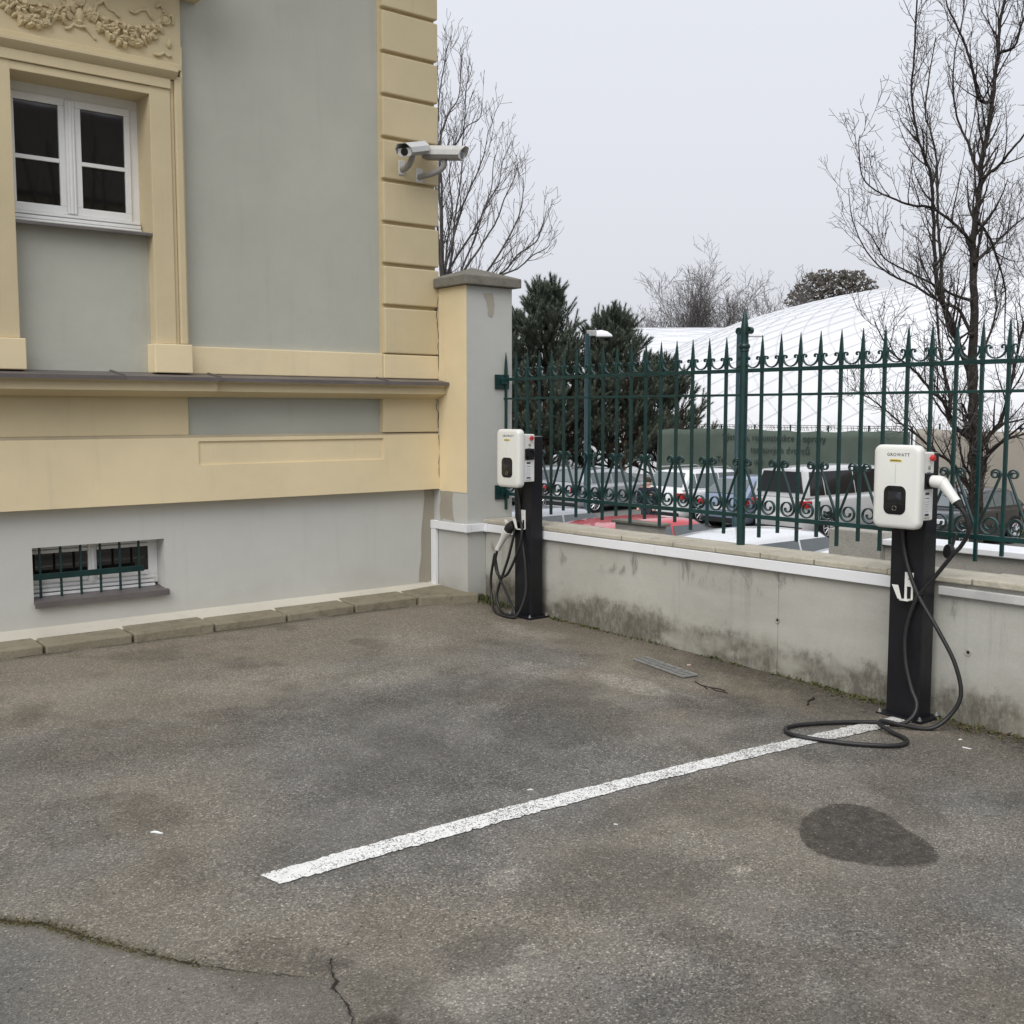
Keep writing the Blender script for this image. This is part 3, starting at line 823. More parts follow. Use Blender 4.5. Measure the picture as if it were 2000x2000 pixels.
# ---- basement window behind a grille
BX0, BX1, BZ0, BZ1 = 1.822, 2.617, .345, .655
bw = vb('basement_window', [(BX0, BX1, 6.885, 6.93, BZ0 + .02, BZ0 + .075), (BX0, BX1, 6.885, 6.93, BZ1 - .03, BZ1), (BX0, BX0 + .03, 6.885, 6.93, BZ0 + .075, BZ1 - .03), (BX1 - .06, BX1, 6.885, 6.93, BZ0 + .075, BZ1 - .03)], 'white_frame', .003)
bc = 2.205
for a, b_ in ((BX0 + .03, bc - .028), (bc + .028, BX1 - .062)):
    sub('sash', [(a, b_, 6.876, 6.90, BZ0 + .077, BZ0 + .105), (a, b_, 6.876, 6.90, BZ1 - .052, BZ1 - .032)], 'white_frame', bw)
    sub('pane', [(a, b_, 6.888, 6.896, BZ0 + .10, BZ1 - .05)], 'pane', bw, 0)
sub('mullion', [(bc - .026, bc + .026, 6.874, 6.92, BZ0 + .05, BZ1 - .01), (bc - .010, bc + .010, 6.862, 6.90, BZ0 + .06, BZ1 - .03)], 'white_frame', bw, .004)
for i in range(3):
    sub('weather_bar', [(BX0 + .004, BX1 - .03, 6.850 + .01 * i, 6.884, BZ0 + .004 + .024 * i, BZ0 + .020 + .024 * i)], 'white_frame', bw, .003)
mb = MB(); mb.prism([(6.722, .300), (6.722, .335), (6.845, .348), (6.90, .352), (6.90, .335), (6.732, .318), (6.732, .300)], lambda y, z, x: (x, y, z), BX0 - .002, BX1 + .012)
obj('metal_sill', mb, M['flashing'], bw)
for x in (1.880, 2.000, 2.117, 2.235, 2.355, 2.474):
    mb = MB(); mb.lathe([(.008, .338), (.008, .650)], (x, 6.822, 0), 8, 'z'); obj('grille_bar', mb, M['fence'], bw, smooth=True)
sub('grille_rail', [(BX0 + .002, 2.50, 6.806, 6.813, .455, .492)], 'fence', bw, .002)

# ---- repairs and cracks at the corner with the pillar
def sheet(name, poly, fn, mat, parent):
    mb = MB(); mb.add([fn(u, v) for u, v in poly], [tuple(range(len(poly)))]); return obj(name, mb, M[mat], parent)
def jag(poly, amp, seed, k=4):
    rg = random.Random(seed); out = []
    for (a, b_), (c, d) in zip(poly, poly[1:] + poly[:1]):
        for i in range(k):
            t = i / k; out.append((a + (c - a) * t + rg.uniform(-amp, amp), b_ + (d - b_) * t + rg.uniform(-amp, amp)))
    return out
sheet('bare_render', jag([(4.55, .19), (4.685, .19), (4.685, .884), (4.60, .884), (4.575, .6)], .008, 3), lambda x, z: (x, 6.7575, z), 'patch', V)
def vcrack(path, w, y, parent, seed):
    rg = random.Random(seed); mb = MB(); pts = []
    for (a, b_), (c, d) in zip(path, path[1:]):
        k = max(2, int(abs(d - b_) / .02))
        for i in range(k):
            t = i / k; pts.append((a + (c - a) * t + rg.uniform(-.004, .004), b_ + (d - b_) * t))
    vs_ = []
    for x, z in pts:
        ww = w * rg.uniform(.4, 1.4); vs_ += [(x - ww, y, z), (x + ww, y, z)]
    mb.add(vs_, [(2 * i, 2 * i + 1, 2 * i + 3, 2 * i + 2) for i in range(len(pts) - 1)])
    return obj('crack', mb, M['crack'], parent)
vcrack([(4.684, 2.34), (4.682, 2.28), (4.662, 2.20), (4.668, 2.10), (4.680, 2.0), (4.676, 1.9), (4.684, 1.72)], .0022, 6.6775, V, 1)
vcrack([(4.664, 1.54), (4.668, 1.47), (4.680, 1.44), (4.676, 1.36), (4.682, 1.31)], .0025, 6.6865, V, 2)
vcrack([(4.678, 1.285), (4.684, 1.2), (4.676, 1.1), (4.682, .95)], .002, 6.6775, V, 4)

# ================================================================ boundary pillar
PX0, PX1, PY0, PY1 = 4.685, 5.10, 6.342, 6.78
pil = thing('boundary_pillar', 'plastered boundary pillar with weathered stone cap beside the villa corner', 'pillar', (4.9, 6.55, .1))
mb = MB(); mb.box(PX0, PX1, PY0, PY1, -2.1, 2.345); obj('shaft', mb, M['pillar_grey'], pil, bevel=.004)
mb = MB(); mb.box(PX0 - .004, PX0 + .002, PY0 - .001, 6.679, .872, 2.344); tag(obj('yellow_coat', mb, M['yellow_lit'], pil), 'yellow painted side of the pillar')
sheet('plaster_patch', jag([(4.83, 2.30), (4.93, 2.30), (4.935, 2.22), (4.91, 2.13), (4.885, 2.14), (4.87, 2.22)], .008, 7), lambda x, z: (x, PY0 - .003, z), 'patch', pil)
sheet('plaster_patch', jag([(6.52, .868), (6.675, .868), (6.675, .66), (6.50, .66), (6.53, .76)], .010, 9), lambda y, z: (PX0 - .003, y, z), 'patch', pil)
def stone_mat(name, a, b_, dark=.5):
    m, nt, b = nmat(name); n = N(nt); p = n.pos()
    c = n.mix(n.mr(n.noise(p, 4, 7, .65), .3, .7), a, b_)
    c = n.mix(n.math('MULTIPLY', n.mr(n.noise(p, 11, 6, .7), .52, .72), dark), c, tuple(x * .35 for x in a))
    c = n.mix(n.mr(n.noise(p, 130, 3), .3, .7, 0, .35), c, tuple(x * .55 for x in a))
    n.set(b.inputs['Base Color'], c); b.inputs['Roughness'].default_value = .93; b.inputs['Specular IOR Level'].default_value = .2
    n.set(b.inputs['Normal'], n.bump(n.math('ADD', n.noise(p, 70, 5), n.noise(p, 14, 5)), .55, .008))
    return m
M['cap'] = stone_mat('weathered_cap_stone', (.19, .18, .15), (.27, .255, .215))
M['kerb'] = stone_mat('worn_kerb_concrete', (.235, .205, .145), (.32, .285, .21), .6)
M['coping'] = stone_mat('sandy_coping_concrete', (.44, .41, .33), (.56, .52, .43), .4)
M['parapet'] = stone_mat('pale_parapet_concrete', (.36, .35, .31), (.46, .44, .40), .25)
mb = MB(); a, b_, c_, d_ = 4.637, 5.148, 6.29, 6.83
mb.add([(a, c_, 2.347), (b_, c_, 2.347), (b_, d_, 2.347), (a, d_, 2.347), (a, c_, 2.412), (b_, c_, 2.412), (b_, d_, 2.412), (a, d_, 2.412), (4.86, 6.50, 2.492), (4.93, 6.62, 2.492)],
    [(3, 2, 1, 0), (0, 1, 5, 4), (1, 2, 6, 5), (2, 3, 7, 6), (3, 0, 4, 7), (4, 5, 8), (5, 6, 9, 8), (6, 7, 9), (7, 4, 8, 9)])
obj('cap', mb, M['cap'], pil, bevel=.006)

# ================================================================ kerb along the villa
mb = MB()
mb.add([(-6, 6.60, .10), (4.72, 6.60, .10), (4.72, 6.78, .10), (-6, 6.78, .10), (-6, 6.60, .142), (4.72, 6.60, .142), (4.72, 6.765, .182), (-6, 6.765, .182)], [(0, 3, 2, 1), (4, 5, 6, 7), (0, 1, 5, 4), (1, 2, 6, 5), (2, 3, 7, 6), (3, 0, 4, 7)])
kerb = tag(obj('kerb', mb, M['mortar']), 'pale mortar fillet behind the kerb stones', None, None, 'structure')
rng = random.Random(8)
x = 1.775 - .505 * 4
xs_ = []
while x < 4.2:
    xs_.append((x, x + .505)); x += .505
xs_[-1] = (xs_[-1][0], 4.30)
for i, (xa, xb) in enumerate(xs_):
    dz = rng.uniform(-.008, .006); dy = rng.uniform(-.014, .012)
    mb = MB(); g_ = .006 if i % 2 else .009
    zt = .150 + dz; ty = rng.uniform(-.012, .012)
    mb.add([(xa + g_, 6.418 + dy, .02), (xb - g_, 6.418 + dy + ty, .02), (xb - g_, 6.67, .02), (xa + g_, 6.67, .02),
            (xa + g_, 6.418 + dy, zt - .004), (xb - g_, 6.418 + dy + ty, zt + rng.uniform(-.004, .002)), (xb - g_, 6.67, zt + .006), (xa + g_, 6.67, zt + .006)],
           [(0, 3, 2, 1), (4, 5, 6, 7), (0, 1, 5, 4), (1, 2, 6, 5), (2, 3, 7, 6), (3, 0, 4, 7)])
    obj('kerb_stone', mb, M['kerb'], kerb, bevel=.010, seg=2)
mb = MB()
mb.add([(4.312, 6.405, .02), (4.735, 6.26, .02), (4.74, 6.345, .02), (4.682, 6.70, .02), (4.312, 6.70, .02), (4.312, 6.405, .150), (4.73, 6.268, .150), (4.738, 6.345, .158), (4.682, 6.70, .165), (4.312, 6.70, .158)],
       [(4, 3, 2, 1, 0), (5, 6, 7, 8, 9), (0, 1, 6, 5), (1, 2, 7, 6), (2, 3, 8, 7), (3, 4, 9, 8), (4, 0, 5, 9)])
obj('kerb_stone', mb, M['kerb'], kerb, bevel=.012)
# ================================================================ concrete wall with coping
def concrete_mat():
    m, nt, b = nmat('stained_concrete'); n = N(nt); p = n.pos()
    s = n.sep(p); y, z = s[1], s[2]
    c = n.mix(n.mr(n.noise(p, 1.4, 6, .6), .3, .7), (.41, .405, .36), (.52, .515, .465))
    c = n.mix(n.mr(n.noise(n.scale(p, (1, 1, 5)), 2.2, 4), .45, .7, 0, .35), c, (.55, .545, .50))
    # soft vertical runs
    sk = n.noise(n.scale(p, (6, 6, .35)), 1.6, 5, .7)
    c = n.mix(n.math('MULTIPLY', n.mr(sk, .57, .75), n.mr(z, .1, .6, .15, .55)), c, (.20, .195, .175))
    # soot blotches under the trunking
    bl = n.noise(n.scale(p, (1, 6.5, 3.2)), 1.0, 5, .6, .6)
    band = n.math('MULTIPLY', n.mr(z, .40, .47, 0, 1, True), n.mr(z, .60, .55, 0, 1, True))
    c = n.mix(n.math('MULTIPLY', n.mr(bl, .555, .66), n.math('MULTIPLY', band, .80)), c, (.15, .145, .13))
    # mould and damp rising from the ground: ragged, patchy
    base = n.mr(y, 2.3, 5.8, -.05, .078)
    hgt = n.math('SUBTRACT', z, base)
    rag = n.math('MULTIPLY', n.math('SUBTRACT', n.noise(n.scale(p, (1, 1.6, 1)), 3.4, 8, .72), .5), .42)
    hz = n.math('ADD', hgt, rag)
    damp = n.mr(hz, .30, .07, 0, 1, True)
    amt = n.mr(n.noise(p, .85, 2), .36, .62, .35, 1)
    c = n.mix(n.math('MULTIPLY', damp, n.math('MULTIPLY', amt, .85)), c, (.25, .23, .18))
    rag2 = n.math('MULTIPLY', n.math('SUBTRACT', n.noise(p, 9, 8, .75), .5), .30)
    mould = n.mr(n.math('ADD', hgt, rag2), .23, .13, 0, 1, True)
    mould = n.math('MULTIPLY', mould, n.mr(n.noise(n.scale(p, (1, 1, 2)), 2.1, 3), .33, .48))
    brush = n.noise(n.scale(p, (9, 9, 4.5)), 2.6, 8, .78)
    c = n.mix(n.math('MULTIPLY', n.math('MULTIPLY', mould, .80), n.mr(brush, .30, .56, .22, 1)), c, (.072, .062, .043))
    pale = n.math('MULTIPLY', n.mr(hgt, .24, .06), n.mr(n.noise(p, 8, 7, .72), .58, .68))
    c = n.mix(n.math('MULTIPLY', pale, .5), c, (.48, .46, .40))
    c = n.mix(n.mr(n.noise(p, 190, 3), .3, .7, 0, .22), c, (.2, .195, .18))
    n.set(b.inputs['Base Color'], c); b.inputs['Roughness'].default_value = .9; b.inputs['Specular IOR Level'].default_value = .2
    n.set(b.inputs['Normal'], n.bump(n.math('ADD', n.math('MULTIPLY', n.noise(p, 160, 3), .4), n.noise(p, 9, 6)), .25, .006))
    return m
M['concrete'] = concrete_mat()
YN = -3.0            # the wall runs on towards and past the camera
wall = thing('boundary_wall', 'low stained concrete wall with sandy coping slabs under the green fence', 'wall', (4.95, 3.5, 0))
JY = 3.716
for a, b_ in ((YN, 1.4), (1.406, JY - .003), (JY + .003, 6.34)):
    mb = MB(); mb.box(4.85, 5.08, a, b_, -2.1, .648); obj('wall_body', mb, M['concrete'], wall, bevel=.004)
mb = MB(); mb.box(4.856, 5.07, YN, 6.34, -2.1, .640); obj('wall_joint_fill', mb, M['concrete'], wall)
for y, z in ((JY, .318), (2.619, .328)):     # formwork tie holes
    mb = MB()
    mb.lathe([(.017, 4.8495), (.016, 4.846), (.009, 4.8465), (.008, 4.8485)], (0, y, z), 12, 'x'); obj('tie_hole_rim', mb, M['parapet'], wall, smooth=True)
    mb = MB(); mb.lathe([(.0085, 4.8485), (.0085, 4.8475)], (0, y, z), 10, 'x'); obj('tie_hole', mb, M['crack'], wall)
rng = random.Random(31)
ye = 6.336
js = [6.336, 5.86, 5.357, 4.91, 4.474, 4.145, 3.824, 3.475, 3.04, 2.60, 2.12, 1.65, 1.2, .75, .3, -.2, -.7, -1.2]
for y1, y0 in zip(js, js[1:]):
    mb = MB(); dz = rng.uniform(-.003, .003); dx = rng.uniform(-.004, .004)
    mb.box(4.822 + dx, 5.105 + dx, y0 + .004, y1 - .003, .650, .680 + dz)
    obj('coping_slab', mb, M['coping'], wall, bevel=.006)
    mb = MB(); mb.box(4.828, 5.10, y0 - .0028, y0 + .0038, .651, .6765); obj('slab_joint', mb, M['cap'], wall)

# ================================================================ cable trunking
trk = thing('cable_trunking', 'white plastic cable trunking running along the wall under the coping to the taller-looking near charger', 'trunking', (4.83, 4.6, .6))
trk['label'] = 'white plastic cable trunking along the pillar and wall below the coping'
TZ0, TZ1 = .590, .6475
def tb(name, b_, mat='white_trunk', bev=.003, parent=trk):
    mb = MB(); mb.box(*b_); return obj(name, mb, M[mat], parent, bevel=bev)
ysg = [6.28, 4.62, 2.955]
for y1, y0 in zip(ysg, ysg[1:]):
    tb('trunking_length', (4.818, 4.849, y0 + .001, y1 - .001, TZ0, TZ1))
tb('trunking_corner', (4.815, 4.850, 6.281, 6.341, TZ0 - .003, TZ1 + .0005), bev=.004)
tb('trunking_length', (4.70, 4.814, 6.312, 6.341, TZ0, TZ1))
tb('trunking_corner', (4.652, 4.699, 6.309, 6.341, TZ0 - .002, TZ1 + .002), bev=.004)
tb('trunking_length', (4.652, 4.6805, 6.343, 6.694, TZ0, TZ1))
tb('trunking_corner', (4.649, 4.681, 6.695, 6.757, TZ0 - .003, TZ1 + .003), bev=.004)
tb('trunking_length', (4.652, 4.6805, 6.698, 6.755, .165, TZ0 - .004))
led = thing('wall_ledge', 'grey weathered cable trunking on the wall right of the near charger', 'trunking', (4.83, 1.5, .6))
tb('trunking_length', (4.818, 4.849, .9, 2.764, .588, .630), 'grey_trunk', .004, led)
tb('trunking_length', (4.818, 4.849, -1.0, .898, .588, .630), 'grey_trunk', .004, led)

# ================================================================ iron fence
XF = 5.03
fence = thing('iron_fence', 'dark green wrought iron fence with spear tops and scrollwork on the wall', 'fence', (XF, 4.13, .68))
def fmesh(mb, name, smooth=False):
    m = mb.mesh(name); m.materials.append(M['fence'])
    if smooth:
        m.polygons.foreach_set('use_smooth', [True] * len(m.polygons))
        try: m.set_sharp_from_angle(angle=R(40))
        except Exception: pass
    return m
def flink(name, me, y):
    o = bpy.data.objects.new(name, me); COL.objects.link(o)
    o.parent = fence; o.location = (0, y - 4.13, -.68)      # local to the fence root
    return o
# bar with its spear: square bar, a flattened blade tapering to a point
def bar_mesh2(zb):
    mb = MB(); h = .0078
    def lp(a, b_, z): return [(a, b_, z), (-a, b_, z), (-a, -b_, z), (a, -b_, z)]
    mb.loft([lp(h, h, zb), lp(h, h, 1.690), lp(.0092, .0098, 1.715), lp(.0092, .0100, 1.755), lp(.0058, .0064, 1.825), lp(.0012, .0012, 1.885)])
    return fmesh(mb, 'bar')
b_long = bar_mesh2(.735); b_short = bar_mesh2(.772)
ks = list(range(-32, 17))
for k in ks:
    if k == 0: continue
    flink('bar', b_long if k % 2 else b_short, 4.13 + .13 * k)
flink('bar', b_long, 6.326)
# post with collar, ball scrolls and a tall spear
def post_mesh():
    mb = MB(); r = .0245
    mb.lathe([(r, .676), (r, 1.795), (.027, 1.797), (.028, 1.803), (.026, 1.810), (.031, 1.816), (.0335, 1.826), (.031, 1.836), (.024, 1.842), (.0225, 1.876), (.0235, 1.885), (.0225, 1.93), (.0145, 1.99), (.006, 2.03), (.001, 2.042)], (0, 0, 0), 14)
    for s in (-1, 1):
        P = []
        for i in range(15):
            t = i / 14; a = R(200) - t * R(470); rr = .021 * (1 - .55 * t)
            P.append((0, s * (.038 + rr * math.cos(a)), 1.912 + rr * math.sin(a)))
        mb.ribbon(P, .012, .0045, (1, 0, 0))
    return fmesh(mb, 'post', True)
pm = post_mesh()
flink('post', pm, 4.13)
flink('post', pm, 4.13 - 19 * .13 - .0)
# rails
for (z0_, z1_, hx) in ((1.676, 1.698, .012), (1.541, 1.555, .009), (.842, .866, .012)):
    mb = MB(); mb.box(-hx, hx, -.05 - 4.13, 6.345 - 4.13, z0_ - .68, z1_ - .68)
    o = obj('rail', mb, M['fence'], fence, local=True, bevel=.0015)
# little U scrolls above the top rail
def u_mesh():
    mb = MB(); P = []
    c = (.030, 1.753)
    for i in range(10):
        t = i / 9; a = R(-60) + t * R(240); rr = .0055 + .0085 * t
        P.append((c[0] + rr * math.cos(a), c[1] + rr * math.sin(a)))
    for i in range(1, 8):
        t = i / 8; a = PI + t * PI / 2
        P.append((.065 + .049 * math.cos(a), 1.750 + .0475 * math.sin(a)))
    full = P + [(.065, 1.7025)] + [(.13 - u, v) for u, v in reversed(P)]
    mb.ribbon([(0, u, v) for u, v in full], .0075, .0028, (1, 0, 0))
    return fmesh(mb, 'top_scroll')
um = u_mesh()
for k in ks[:-1]:
    flink('top_scroll', um, 4.13 + .13 * k)
# S scrolls between the lower bars
def s_mesh(s):
    P = []
    c1 = (.044, 1.158)
    for i in range(22):
        t = i / 21; a = R(-270 - 330) + R(0); a = R(-170) + (1 - t) * -R(500); rr = .008 + .0175 * t
        P.append((c1[0] + rr * math.cos(a), c1[1] + rr * math.sin(a)))
    c2 = (.064, .916); r2 = .0485
    a0 = R(28)
    p1 = (c2[0] + r2 * math.cos(a0), c2[1] + r2 * math.sin(a0))
    p0 = P[-1]
    for i in range(1, 8):
        t = i / 8; P.append((p0[0] + (p1[0] - p0[0]) * t, p0[1] + (p1[1] - p0[1]) * t))
    for i in range(34):
        t = i / 33; a = a0 - t * R(575); rr = r2 * (1 - .74 * t ** 1.3)
        P.append((c2[0] + rr * math.cos(a), c2[1] + rr * math.sin(a)))
    mb = MB(); mb.ribbon([(0, s * u, v) for u, v in P], .0085, .0032, (1, 0, 0))
    return fmesh(mb, 'lower_scroll')
sm = {1: s_mesh(1), -1: s_mesh(-1)}
for k in ks:
    if k % 2 == 0:
        for s in (1, -1):
            flink('lower_scroll', sm[s], 4.13 + .13 * k)
# wall plates on the pillar
for z in (1.672, .868):
    mb = MB(); mb.box(4.935, 5.062, 6.328, 6.341, z - .055, z + .05); mb.box(4.985, 5.05, 6.31, 6.330, z - .022, z + .022)
    obj('wall_plate', mb, M['fence'], fence, bevel=.003)
fence['label'] = 'dark green wrought iron fence with spear tops and scrollwork on the wall'

# ================================================================ drain grate
dg = thing('drain_grate', 'small galvanised drain grating set in the asphalt near the wall', 'grate', (4.45, 4.17, yz(4.45, 4.17)))
a0 = Vector((4.477, 4.394)); a1 = Vector((4.414, 3.949)); dd = (a1 - a0).normalized(); qq = Vector((-dd.y, dd.x)); Lg = (a1 - a0).length
rot = math.atan2(dd.y, dd.x)
def gp(u, v, h): 
    p = a0 + dd * u + qq * v
    return (p.x, p.y, yz(4.45, 4.17) + .0235 * (p.y - 4.17) + h)
def gbox(name, u0, u1, v0, v1, h0, h1, mat):
    mb = MB(); mb.add([gp(u, v, h) for h in (h0, h1) for u, v in ((u0, v0), (u1, v0), (u1, v1), (u0, v1))], [(0, 3, 2, 1), (4, 5, 6, 7), (0, 1, 5, 4), (1, 2, 6, 5), (2, 3, 7, 6), (3, 0, 4, 7)])
    return obj(name, mb, M[mat], dg)
gbox('pit', 0, Lg, -.048, .048, .002, .0045, 'crack')
for u0, u1, v0, v1 in ((0, Lg, -.052, -.043), (0, Lg, .043, .052), (0, .008, -.043, .043), (Lg - .008, Lg, -.043, .043)):
    gbox('frame', u0, u1, v0, v1, .004, .012, 'galv')
for i in range(15):
    u = .028 + i * (Lg - .05) / 14
    gbox('grate_bar', u - .004, u + .004, -.043, .043, .005, .011, 'galv')
gbox('grate_bar', .008, Lg - .008, -.0035, .0035, .005, .0105, 'galv')

# ================================================================ charging stations
def rrect(w, h, r, n=6):
    P = []
    for cx_, cy_, a in ((w / 2 - r, h / 2 - r, 0), (-w / 2 + r, h / 2 - r, 90), (-w / 2 + r, -h / 2 + r, 180), (w / 2 - r, -h / 2 + r, 270)):
        for i in range(n + 1):
            t = R(a + 90 * i / n); P.append((cx_ + r * math.cos(t), cy_ + r * math.sin(t)))
    return P
def catmull(pts, k=8):
    P = [Vector(p) for p in pts]; out = []
    for i in range(len(P) - 1):
        p0 = P[max(i - 1, 0)]; p1 = P[i]; p2 = P[i + 1]; p3 = P[min(i + 2, len(P) - 1)]
        for j in range(k):
            t = j / k
            out.append(.5 * ((2 * p1) + (p2 - p0) * t + (2 * p0 - 5 * p1 + 4 * p2 - p3) * t * t + (3 * p1 - p0 - 3 * p2 + p3) * t ** 3))
    out.append(P[-1]); return out

def station(y0, y1, ztop, label, dz):
    """post against the wall, its faces parallel to the wall; returns root and box placement"""
    ym = (y0 + y1) / 2; zg = yz(4.75, ym)
    S = thing('charging_station', label, 'charger', (4.75, ym, zg), 0, 'charging stations on black posts')
    mb = MB(); mb.box(4.70, 4.80, y0, y1, zg + .008, ztop); obj('post', mb, M['black_steel'], S, bevel=.004)
    mb = MB(); mb.box(4.702, 4.798, y0 + .002, y1 - .002, ztop + .0005, ztop + .004); obj('post_cap', mb, M['galv'], S)
    mb = MB(); mb.box(4.655, 4.835, y0 - .035, y1 + .030, zg - .006, zg + .010); obj('base_plate', mb, M['black_steel'], S, bevel=.002)
    for bx_, by_ in ((4.672, y0 - .020), (4.672, y1 + .016), (4.82, y0 - .020), (4.82, y1 + .016)):
        mb = MB(); mb.lathe([(.011, zg + .010), (.011, zg + .013), (.0075, zg + .013), (.0075, zg + .021), (.004, zg + .021), (.004, zg + .027)], (bx_, by_, 0), 6); obj('bolt', mb, M['galv'], S)
    # charger: slim back box and a rounded front cover
    yc = ym - .019; zc = 1.107 + dz
    W, Hh = .238, .386
    mb = MB(); mb.box(4.595, 4.699, yc - .104, yc + .100, zc - .155, zc + .160)
    cb = obj('charger_box', mb, M['charger_white'], S, bevel=.006)
    loops = []
    for x, ins in ((4.600, .004), (4.592, 0), (4.566, 0), (4.556, .003), (4.550, .010), (4.5475, .022)):
        loops.append([(x, yc - u, zc + v) for u, v in rrect(W - 2 * ins, Hh - 2 * ins, .034 - ins * .6)])
    mb = MB(); mb.loft([[q for q in L] for L in loops]); cv = obj('front_cover', mb, M['charger_white'], S, smooth=True, ang=60)
    fx = 4.5475
    def panel(name, cy_, cz_, w, h, r, mat, th, parent, x=fx):
        mb = MB(); P = rrect(w, h, r)
        mb.loft([[(x + .002, cy_ - u, cz_ + v) for u, v in P], [(x - th, cy_ - u, cz_ + v) for u, v in P], [(x - th - .0005, cy_ - u * .97, cz_ + v * .97) for u, v in P]])
        return obj(name, mb, M[mat], parent, smooth=True, ang=40)
    sc = panel('display', yc, zc - .061, .112, .132, .030, 'black_gloss', .002, S)
    panel('display_glass', yc, zc - .043, .070, .044, .003, 'screen_glass', .0030, sc)
    mb = MB(); 
    for a in range(4):
        t = PI / 2 * a; P = [(fx - .0032, yc + .011 * math.cos(t + q), zc - .098 + .011 * math.sin(t + q)) for q in (.25, .8, 1.32)]
        mb.tube(P, .0012, 4)
    obj('touch_key', mb, M['cctv_dark'], sc)
    mb, w = text_mb('GROWATT', .021, lambda u, v, q: (fx - .0006 - q, yc + .046 - u, zc + .142 + v), .0004, 1.15)
    obj('lettering', mb, M['dark_print'], cv)
    st = panel('sticker', yc, zc + .122, .062, .012, .002, 'yellow_sticker', .0008, cv)
    mb = MB(); rg = random.Random(3); u = -.026
    while u < .024:
        w_ = rg.uniform(.003, .007); mb.box(fx - .0016, fx - .0012, yc - u - w_, yc - u, zc + .1195, zc + .1245); u += w_ + .0018
    obj('sticker_print', mb, M['dark_print'], st)
    mb = MB(); mb.box(fx - .0008, fx + .001, yc - .0016, yc + .0016, zc + .018, zc + .104); obj('light_strip', mb, M['mint'], cv)
    # fittings on the side facing right
    sy = yc - .104
    def side(name, x, z, w, h, th, mat, parent=cb, r=.002):
        mb = MB(); mb.box(x - w / 2, x + w / 2, sy - th, sy + .001, z - h / 2, z + h / 2); return obj(name, mb, M[mat], parent, bevel=r if r else 0)
    mb = MB(); mb.lathe([(.006, sy), (.006, sy - .008), (.014, sy - .009), (.0155, sy - .016), (.013, sy - .022), (.002, sy - .024)], (4.662, 0, zc + .134), 14, 'y'); obj('stop_button', mb, M['red_plastic'], cb, smooth=True, ang=40)
    mb = MB(); mb.lathe([(.010, sy), (.010, sy - .003), (.006, sy - .003), (.005, sy - .005)], (4.655, 0, zc + .090), 12, 'y'); obj('key_lock', mb, M['cctv_dark'], cb, smooth=True, ang=40)
    side('print', 4.652, zc + .068, .030, .004, .0006, 'cctv_dark', r=0)
    side('label', 4.650, zc - .075, .070, .125, .0006, 'label_white', r=0)
    for z_, w_, h_ in ((-.030, .032, .012), (-.052, .03, .003), (-.128, .034, .010), (-.142, .044, .002)):
        side('print', 4.646, zc + z_, w_, h_, .0012, 'dark_print', r=0)
    for q in range(5): side('print', 4.644, zc - .068 - q * .011, .036 - .004 * (q % 3), .0016, .0012, 'cctv_dark', r=0)
    so = side('socket', 4.652, zc + .028, .074, .074, .010, 'black_steel', S, .004)
    mb = MB(); mb.lathe([(.031, sy - .010), (.031, sy - .020), (.027, sy - .020), (.026, sy - .012)], (4.652, 0, zc + .028), 20, 'y'); obj('socket_ring', mb, M['black_steel'], so, smooth=True, ang=40)
    return S, yc, zc, zg, sy

def hook(S, y, z):
    """white stamped cable hook: a plate with a slot and a folded loop"""
    mb = MB(); x = 4.6965
    mb.box(x - .003, x + .0025, y - .022, y + .022, z - .005, z + .063)
    mb.box(x - .003, x + .0025, y + .010, y + .022, z - .063, z - .005); mb.box(x - .003, x + .0025, y - .022, y - .012, z - .063, z - .005)
    mb.box(x - .045, x + .0025, y - .022, y + .022, z - .068, z - .063)
    mb.prism([(y + .010, z - .064), (y + .030, z - .060), (y + .062, z + .004), (y + .030, z + .004)], lambda a, b_, w: (w, a, b_), x - .047, x - .042)
    o = obj('cable_hook', mb, M['charger_white'], S, bevel=.001)
    mb = MB(); mb.box(x - .0032, x - .0028, y - .004, y + .004, z + .028, z + .036); obj('hook_screw', mb, M['cctv_dark'], o)

# near station
S1, yc, zc, zg, sy = station(2.770, 2.946, 1.258, 'near black charging post with its white plug in the socket and cable looped on ground', 0)
hook(S1, 2.842, .632)
G = lambda x, y, h=.0125: (x, y, yz(x, y) + h)
